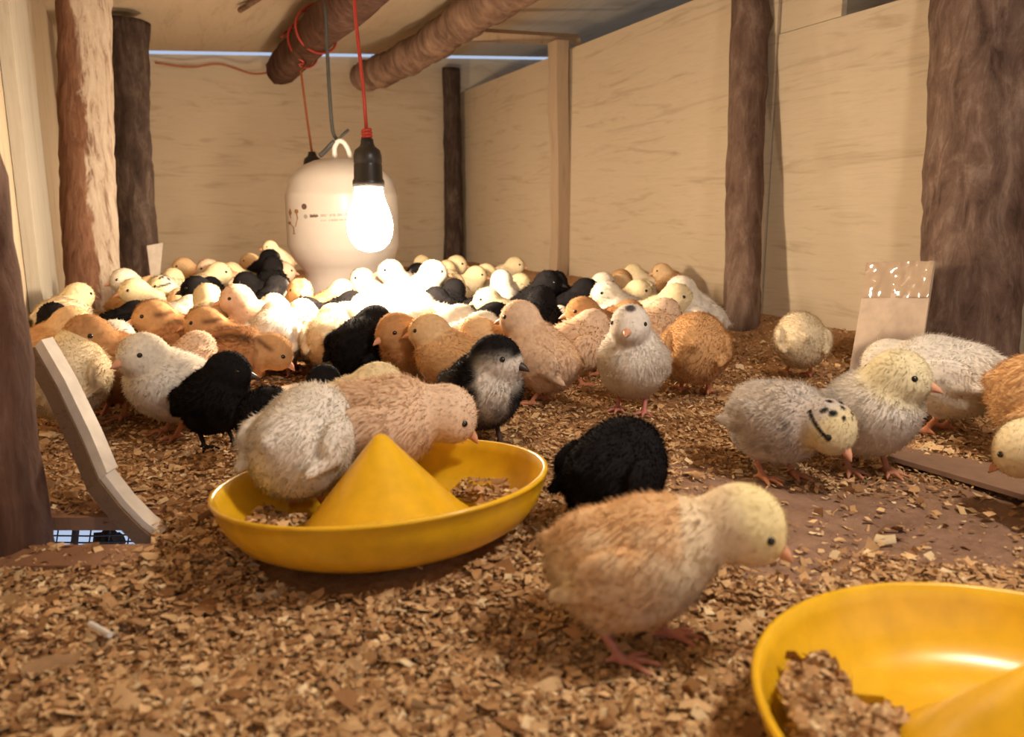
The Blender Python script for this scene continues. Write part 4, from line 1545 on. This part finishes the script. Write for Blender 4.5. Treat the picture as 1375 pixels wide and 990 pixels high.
# mode (f: feet at pixel, t: highest point at pixel), x, y, heading, pose, plumage, size (negative: finely modelled), label
CHICKS = [
    # in front
    ('f', 840, 880, 2, 'reach', 'Y', -0.88, 'blond chick with buff back stooping to peck beside the brightest feeder tray'),
    ('f', 822, 726, 55, 'tuck', 'K', -0.88, 'all black chick turned away right behind the blond stooping chick'),
    ('f', 1038, 645, -38, 'down', 'G', -0.94, 'silver grey chick with black spots on its crown'),
    ('f', 1160, 638, -55, 'stand_l', 'V', -1.0, 'white chick with pale yellow head and grey wing beside the spotted chick'),
    ('f', 1262, 585, 165, 'down', 'W', -1.10, 'white chick bending forward at the foot of the thick post'),
    ('f', 1072, 508, 100, 'tuck', 'C', -0.95, 'round cream chick seen from behind near the plywood wall and cardboard sheet'),
    ('f', 1415, 632, 20, 'hunch', 'B', -1.25, 'orange buff chick behind the cream chick with lowered head, by the thick post'),
    ('f', 1478, 735, 172, 'down', 'C', -0.95, 'cream chick with lowered head over the lifted edge of dusty cardboard'),
    ('f', 848, 556, -98, 'alert', 'D', -1.02, 'white chick facing straight ahead with a dark dot on its crown'),
    ('f', 932, 532, 88, 'tuck', 'B', -1.08, 'buff chick showing its rump beside the white chick with the crown dot'),
    ('f', 728, 545, 162, 'alert', 'P', -1.0, 'peach white chick in profile beside the black chick with white throat'),
    ('f', 648, 600, -72, 'stand_l', 'T', -1.0, 'black chick with white throat standing behind the yellow feeder'),
    ('f', 608, 545, 170, 'stand', 'B', -0.98, 'golden buff chick in profile behind the yellow feeder'),
    ('f', 560, 530, 215, 'hunch', 'R', -1.04, 'rust coloured chick with lowered face between the black and golden chicks'),
    ('f', 490, 524, 55, 'hunch', 'K', -1.05, 'big black chick turned away beside the rust coloured chick'),
    ('t', 486, 402, 178, 'hunch', 'C', -1.02, 'cream chick with raised head peeping over the big black chick'),
    ('t', 488, 491, 20, 'hunch', 'C', -1.0, 'fluffy cream chick behind the peach chick at the feeder'),
    ('f', 512, 662, -4, 'down', 'P', -0.98, 'peach buff chick leaning its head into the yellow feeder', 0.012),
    ('f', 413, 690, 58, 'tuck', 'W', -0.96, 'fluffy white chick with its rump out pecking inside the feeder', 0.012),
    ('f', 372, 640, 110, 'tuck', 'K', -0.80, 'black chick mostly hidden behind the fluffy white chick in the feeder'),
    ('f', 428, 588, 70, 'sit', 'K', -0.80, 'black chick sitting beside the wooden lath behind the feeder'),
    ('f', 292, 603, -62, 'stand_l', 'K', -0.86, 'sleek black chick standing alone beside the white chick and lath'),
    ('f', 236, 588, 212, 'stand', 'W', -0.98, 'white chick with lowered face next to the sleek black chick'),
    ('f', 100, 580, 65, 'hunch', 'C', -1.05, 'pale cream chick behind the bent cardboard strip'),
    ('f', 158, 562, 225, 'stand', 'R', -1.05, 'large rust brown chick near the bent cardboard strip'),
    ('t', 95, 412, -10, 'stand', 'B', -1.05, 'buff chick with pale cap at the foot of the peeled log post'),
    ('t', 70, 409, 100, 'stand', 'K', 1.0, 'black chick between side wall and the buff pale capped chick'),
    ('t', 84, 382, 20, 'stand', 'C', 1.0, 'cream speckled chick behind the peeled log post by the side wall'),
    ('t', 205, 404, 180, 'stand', 'S', -1.10, 'brown striped chick with orange face in front of the peeled log post'),
    ('t', 150, 432, 30, 'hunch', 'W', 1.05, 'white backed chick between the rust brown chick and brown striped chick'),
    ('t', 262, 447, 60, 'hunch', 'P', 1.0, 'peach chick tucked behind the white chick with lowered face'),
    ('t', 272, 416, 172, 'stand', 'S', -1.05, 'brown striped chick behind the sleek black chick, facing the log post'),
    ('t', 318, 438, -8, 'down', 'S', -1.08, 'brown striped chick with its head bent down next to the white rumped chick'),
    ('f', 372, 508, 80, 'hunch', 'W', -1.05, 'white rumped chick standing at the end of the wooden lath'),
    ('f', 446, 507, 80, 'hunch', 'C', -0.98, 'cream chick from behind between the white rumped chick and big black chick'),
    ('f', 412, 498, 95, 'hunch', 'W', 1.0, 'white chick from behind next to the white rumped chick'),
    # crowd left of the drinker
    ('t', 297, 380, 100, 'alert', 'C', 1.05, 'cream chick stretching up under the lamp with its back turned'),
    ('t', 345, 382, 190, 'alert', 'P', 1.08, 'peach chick stretching up with its beak lowered, under the lamp'),
    ('t', 252, 373, 170, 'alert', 'K', 1.05, 'black chick with raised head in front of the dark corner post'),
    ('t', 402, 407, 150, 'hunch', 'K', 1.0, 'black chick squeezed between white chicks below the drinker'),
    ('t', 432, 420, 60, 'sit', 'T', 1.0, 'grey winged black chick sitting below the drinker'),
    ('t', 383, 372, 40, 'alert', 'T', 1.0, 'black chick with white neck beside the orange faced chick'),
    ('t', 420, 374, -80, 'alert', 'S', 1.02, 'orange faced brown chick looking ahead below the drinker'),
    ('t', 444, 390, 30, 'hunch', 'T', 1.0, 'black chick with grey wing behind the orange faced chick'),
    ('t', 458, 378, 20, 'stand', 'B', 1.0, 'buff chick close against the base of the drinker'),
    ('t', 330, 366, 185, 'stand', 'K', 1.0, 'black chick in profile behind the stretching peach chick'),
    ('t', 365, 345, 80, 'alert', 'T', 1.05, 'tall black and white chick turned towards the back wall'),
    ('t', 382, 338, 30, 'alert', 'T', 1.05, 'black and white chick with raised head beside the drinker tank'),
    ('t', 398, 350, 10, 'stand', 'P', 1.0, 'peach chick in profile close beside the drinker tank'),
    ('t', 362, 324, 190, 'alert', 'C', 1.05, 'cream chick with raised head at the plywood back wall'),
    ('t', 336, 341, 170, 'stand', 'B', 1.0, 'buff chick by the plywood back wall behind the black profile chick'),
    ('t', 328, 354, 185, 'stand', 'C', .95, 'cream chick by the back wall behind the black profile chick'),
    ('t', 302, 352, 0, 'stand', 'C', 1.05, 'cream chick in a cluster at the back wall, facing the drinker'),
    ('t', 284, 349, 180, 'stand', 'P', 1.05, 'peach chick in a cluster at the back wall, facing the corner post'),
    ('t', 246, 347, 175, 'stand', 'B', 1.0, 'buff chick at the back wall next to the torn cardboard scrap'),
    ('t', 236, 361, 90, 'stand', 'C', 1.0, 'cream round headed chick near the torn cardboard scrap'),
    ('t', 221, 373, 190, 'stand', 'G', 1.0, 'black and white speckled chick near the dark corner post'),
    ('t', 235, 386, 200, 'hunch', 'B', 1.0, 'buff chick beside the black chick with raised head'),
    ('t', 184, 375, 190, 'stand', 'C', 1.05, 'cream yellow chick in front of the dark corner post'),
    ('t', 203, 370, 0, 'stand', 'B', 1.0, 'buff chick at the foot of the dark corner post'),
    ('t', 163, 364, 185, 'stand', 'W', 1.05, 'white chick peeking out behind the peeled log post'),
    ('t', 181, 405, 20, 'hunch', 'K', 1.0, 'black chick behind the brown striped chick with orange face'),
    ('t', 318, 398, 30, 'hunch', 'W', 1.0, 'white chick between the two stretching chicks'),
    ('t', 372, 402, 100, 'hunch', 'W', 1.05, 'white chick lit by the lamp behind the white rumped chick'),
    ('t', 278, 372, 90, 'hunch', 'K', .95, 'black chick behind the stretching cream chick'),
    ('t', 270, 396, 10, 'hunch', 'W', 1.0, 'white chick beside the black chick with raised head'),
    # under the lamp
    ('t', 582, 352, 5, 'alert', 'W', 1.15, 'dazzling white chick standing tall under the bulb, facing the timber batten'),
    ('t', 517, 349, 190, 'alert', 'W', 1.12, 'dazzling white chick under the bulb with its face to the drinker'),
    ('t', 493, 361, 180, 'stand', 'W', 1.05, 'dazzling white chick close against the drinker under the bulb'),
    ('t', 470, 380, 190, 'hunch', 'C', 1.0, 'small cream chick close to the drinker base under the bulb'),
    ('t', 545, 352, 30, 'stand', 'K', 1.0, 'black chick in the back between two dazzling white chicks'),
    ('t', 562, 355, 170, 'stand', 'T', 1.0, 'black and white chick behind the tall dazzling white chick'),
    ('t', 557, 344, 90, 'stand', 'C', 1.0, 'cream chick at the back wall behind the bulb'),
    ('t', 606, 345, 0, 'stand', 'C', 1.05, 'cream chick at the foot of the slim corner post'),
    ('t', 585, 349, 90, 'stand', 'C', 1.0, 'cream chick next to the slim corner post, turned to the wall'),
    ('t', 526, 347, 60, 'stand', 'C', 1.0, 'cream chick at the back wall beside the drinker'),
    ('t', 611, 369, 95, 'stand', 'C', 1.0, 'cream chick turned away behind the grey capped black chick'),
    ('t', 607, 385, 150, 'stand', 'K', 1.0, 'grey capped black chick beside the tall dazzling white chick'),
    ('t', 596, 374, 60, 'stand', 'K', 1.0, 'black chick partly hidden by the tall dazzling white chick'),
    ('t', 450, 404, 170, 'hunch', 'W', 1.05, 'white chick glowing in lamplight below the drinker'),
    ('t', 540, 394, 10, 'hunch', 'W', 1.05, 'white chick directly beneath the bulb'),
    ('t', 522, 380, 200, 'hunch', 'W', 1.05, 'white chick beneath the bulb beside the drinker base'),
    ('t', 565, 400, 190, 'hunch', 'W', 1.05, 'white chick in the brightest lamplight beside the rust coloured chick'),
    ('t', 530, 412, 40, 'hunch', 'W', 1.0, 'white chick in lamplight behind the big black chick'),
    ('t', 498, 396, 90, 'hunch', 'W', 1.0, 'white chick in lamplight behind the peeping cream chick'),
    ('t', 590, 415, 160, 'hunch', 'B', 1.0, 'buff brown chick in lamplight behind the golden buff chick'),
    ('t', 612, 432, 175, 'hunch', 'B', 1.05, 'golden buff chick in the second row behind the one at the feeder'),
    ('t', 630, 408, 10, 'hunch', 'W', 1.1, 'white chick in lamplight beside the peach white profile chick'),
    ('t', 650, 425, 20, 'hunch', 'W', 1.05, 'white chick just behind the peach white profile chick'),
    ('f', 642, 502, 20, 'hunch', 'K', 1.0, 'black chick behind the golden buff chick at the feeder'),
    # towards the right wall
    ('t', 634, 358, 0, 'stand', 'C', 1.0, 'cream chick of a close pair by the wall, facing the batten'),
    ('t', 653, 355, 180, 'stand', 'C', 1.0, 'cream chick of a close pair by the wall, facing the lamp'),
    ('t', 668, 364, 90, 'alert', 'W', 1.05, 'white chick with its back turned near the timber batten'),
    ('t', 684, 379, 20, 'hunch', 'W', 1.05, 'white fluffy chick beside the cluster of black chicks'),
    ('t', 648, 387, 185, 'stand', 'C', 1.0, 'yellowish chick in lamplight with a black one behind it'),
    ('t', 664, 392, 30, 'hunch', 'K', .95, 'black chick squeezed behind the yellowish chick'),
    ('t', 691, 346, -5, 'stand', 'C', 1.0, 'cream chick by the plywood wall behind the fluffy white chick and black cluster'),
    ('t', 698, 368, 30, 'hunch', 'C', 1.0, 'cream chick half hidden beside the cluster of black chicks'),
    ('t', 722, 363, -5, 'alert', 'K', 1.10, 'black chick with raised head in front of the timber batten'),
    ('t', 728, 386, 80, 'stand', 'K', 1.15, 'black chick with its back turned in the cluster of black chicks'),
    ('t', 760, 366, 90, 'stand', 'K', 1.05, 'black chick turned to the wall beside the timber batten'),
    ('t', 774, 374, 0, 'stand', 'K', 1.10, 'black chick in profile behind the rust headed chick'),
    ('t', 798, 367, 30, 'stand', 'W', 1.05, 'white chick next to the black profile chick by the wall'),
    ('t', 815, 377, 200, 'stand', 'W', 1.10, 'white chick with dark eye behind the white chick with crown dot'),
    ('t', 824, 366, 170, 'stand', 'B', 1.0, 'buff chick behind the dark eyed white chick'),
    ('t', 843, 364, 20, 'stand', 'R', 1.0, 'rust chick behind the white chick with the crown dot'),
    ('t', 858, 355, 170, 'stand', 'C', .95, 'small cream chick close to the plywood wall beside the rust chick'),
    ('t', 882, 355, 185, 'stand', 'B', .95, 'small buff chick close to the plywood wall, facing the batten'),
    ('t', 857, 378, 0, 'stand', 'C', 1.05, 'cream chick in profile behind the white chick with crown dot'),
    ('t', 890, 371, 170, 'alert', 'W', 1.10, 'white chick with raised head behind the buff rumped chick'),
    ('t', 892, 402, 60, 'hunch', 'P', 1.12, 'peach chick turned away behind the buff rumped chick'),
    ('t', 933, 381, -5, 'stand', 'C', 1.12, 'cream chick with drooping dark beak near the knotty log post'),
    ('t', 845, 404, 20, 'hunch', 'R', 1.0, 'rust chick in shade behind the peach turned away chick'),
    ('t', 783, 400, 190, 'stand', 'R', -1.08, 'rust headed chick in profile behind the peach white chick'),
    ('t', 752, 412, 170, 'stand', 'W', .80, 'small white chick head between the peach and rust headed chicks'),
    ('f', 772, 520, 35, 'hunch', 'P', 1.0, 'peach chick with turned back behind the peach white profile chick'),
]
items = [place_chick(*row) for row in CHICKS]
relax(items)
for it in items:
    build_chick(it)
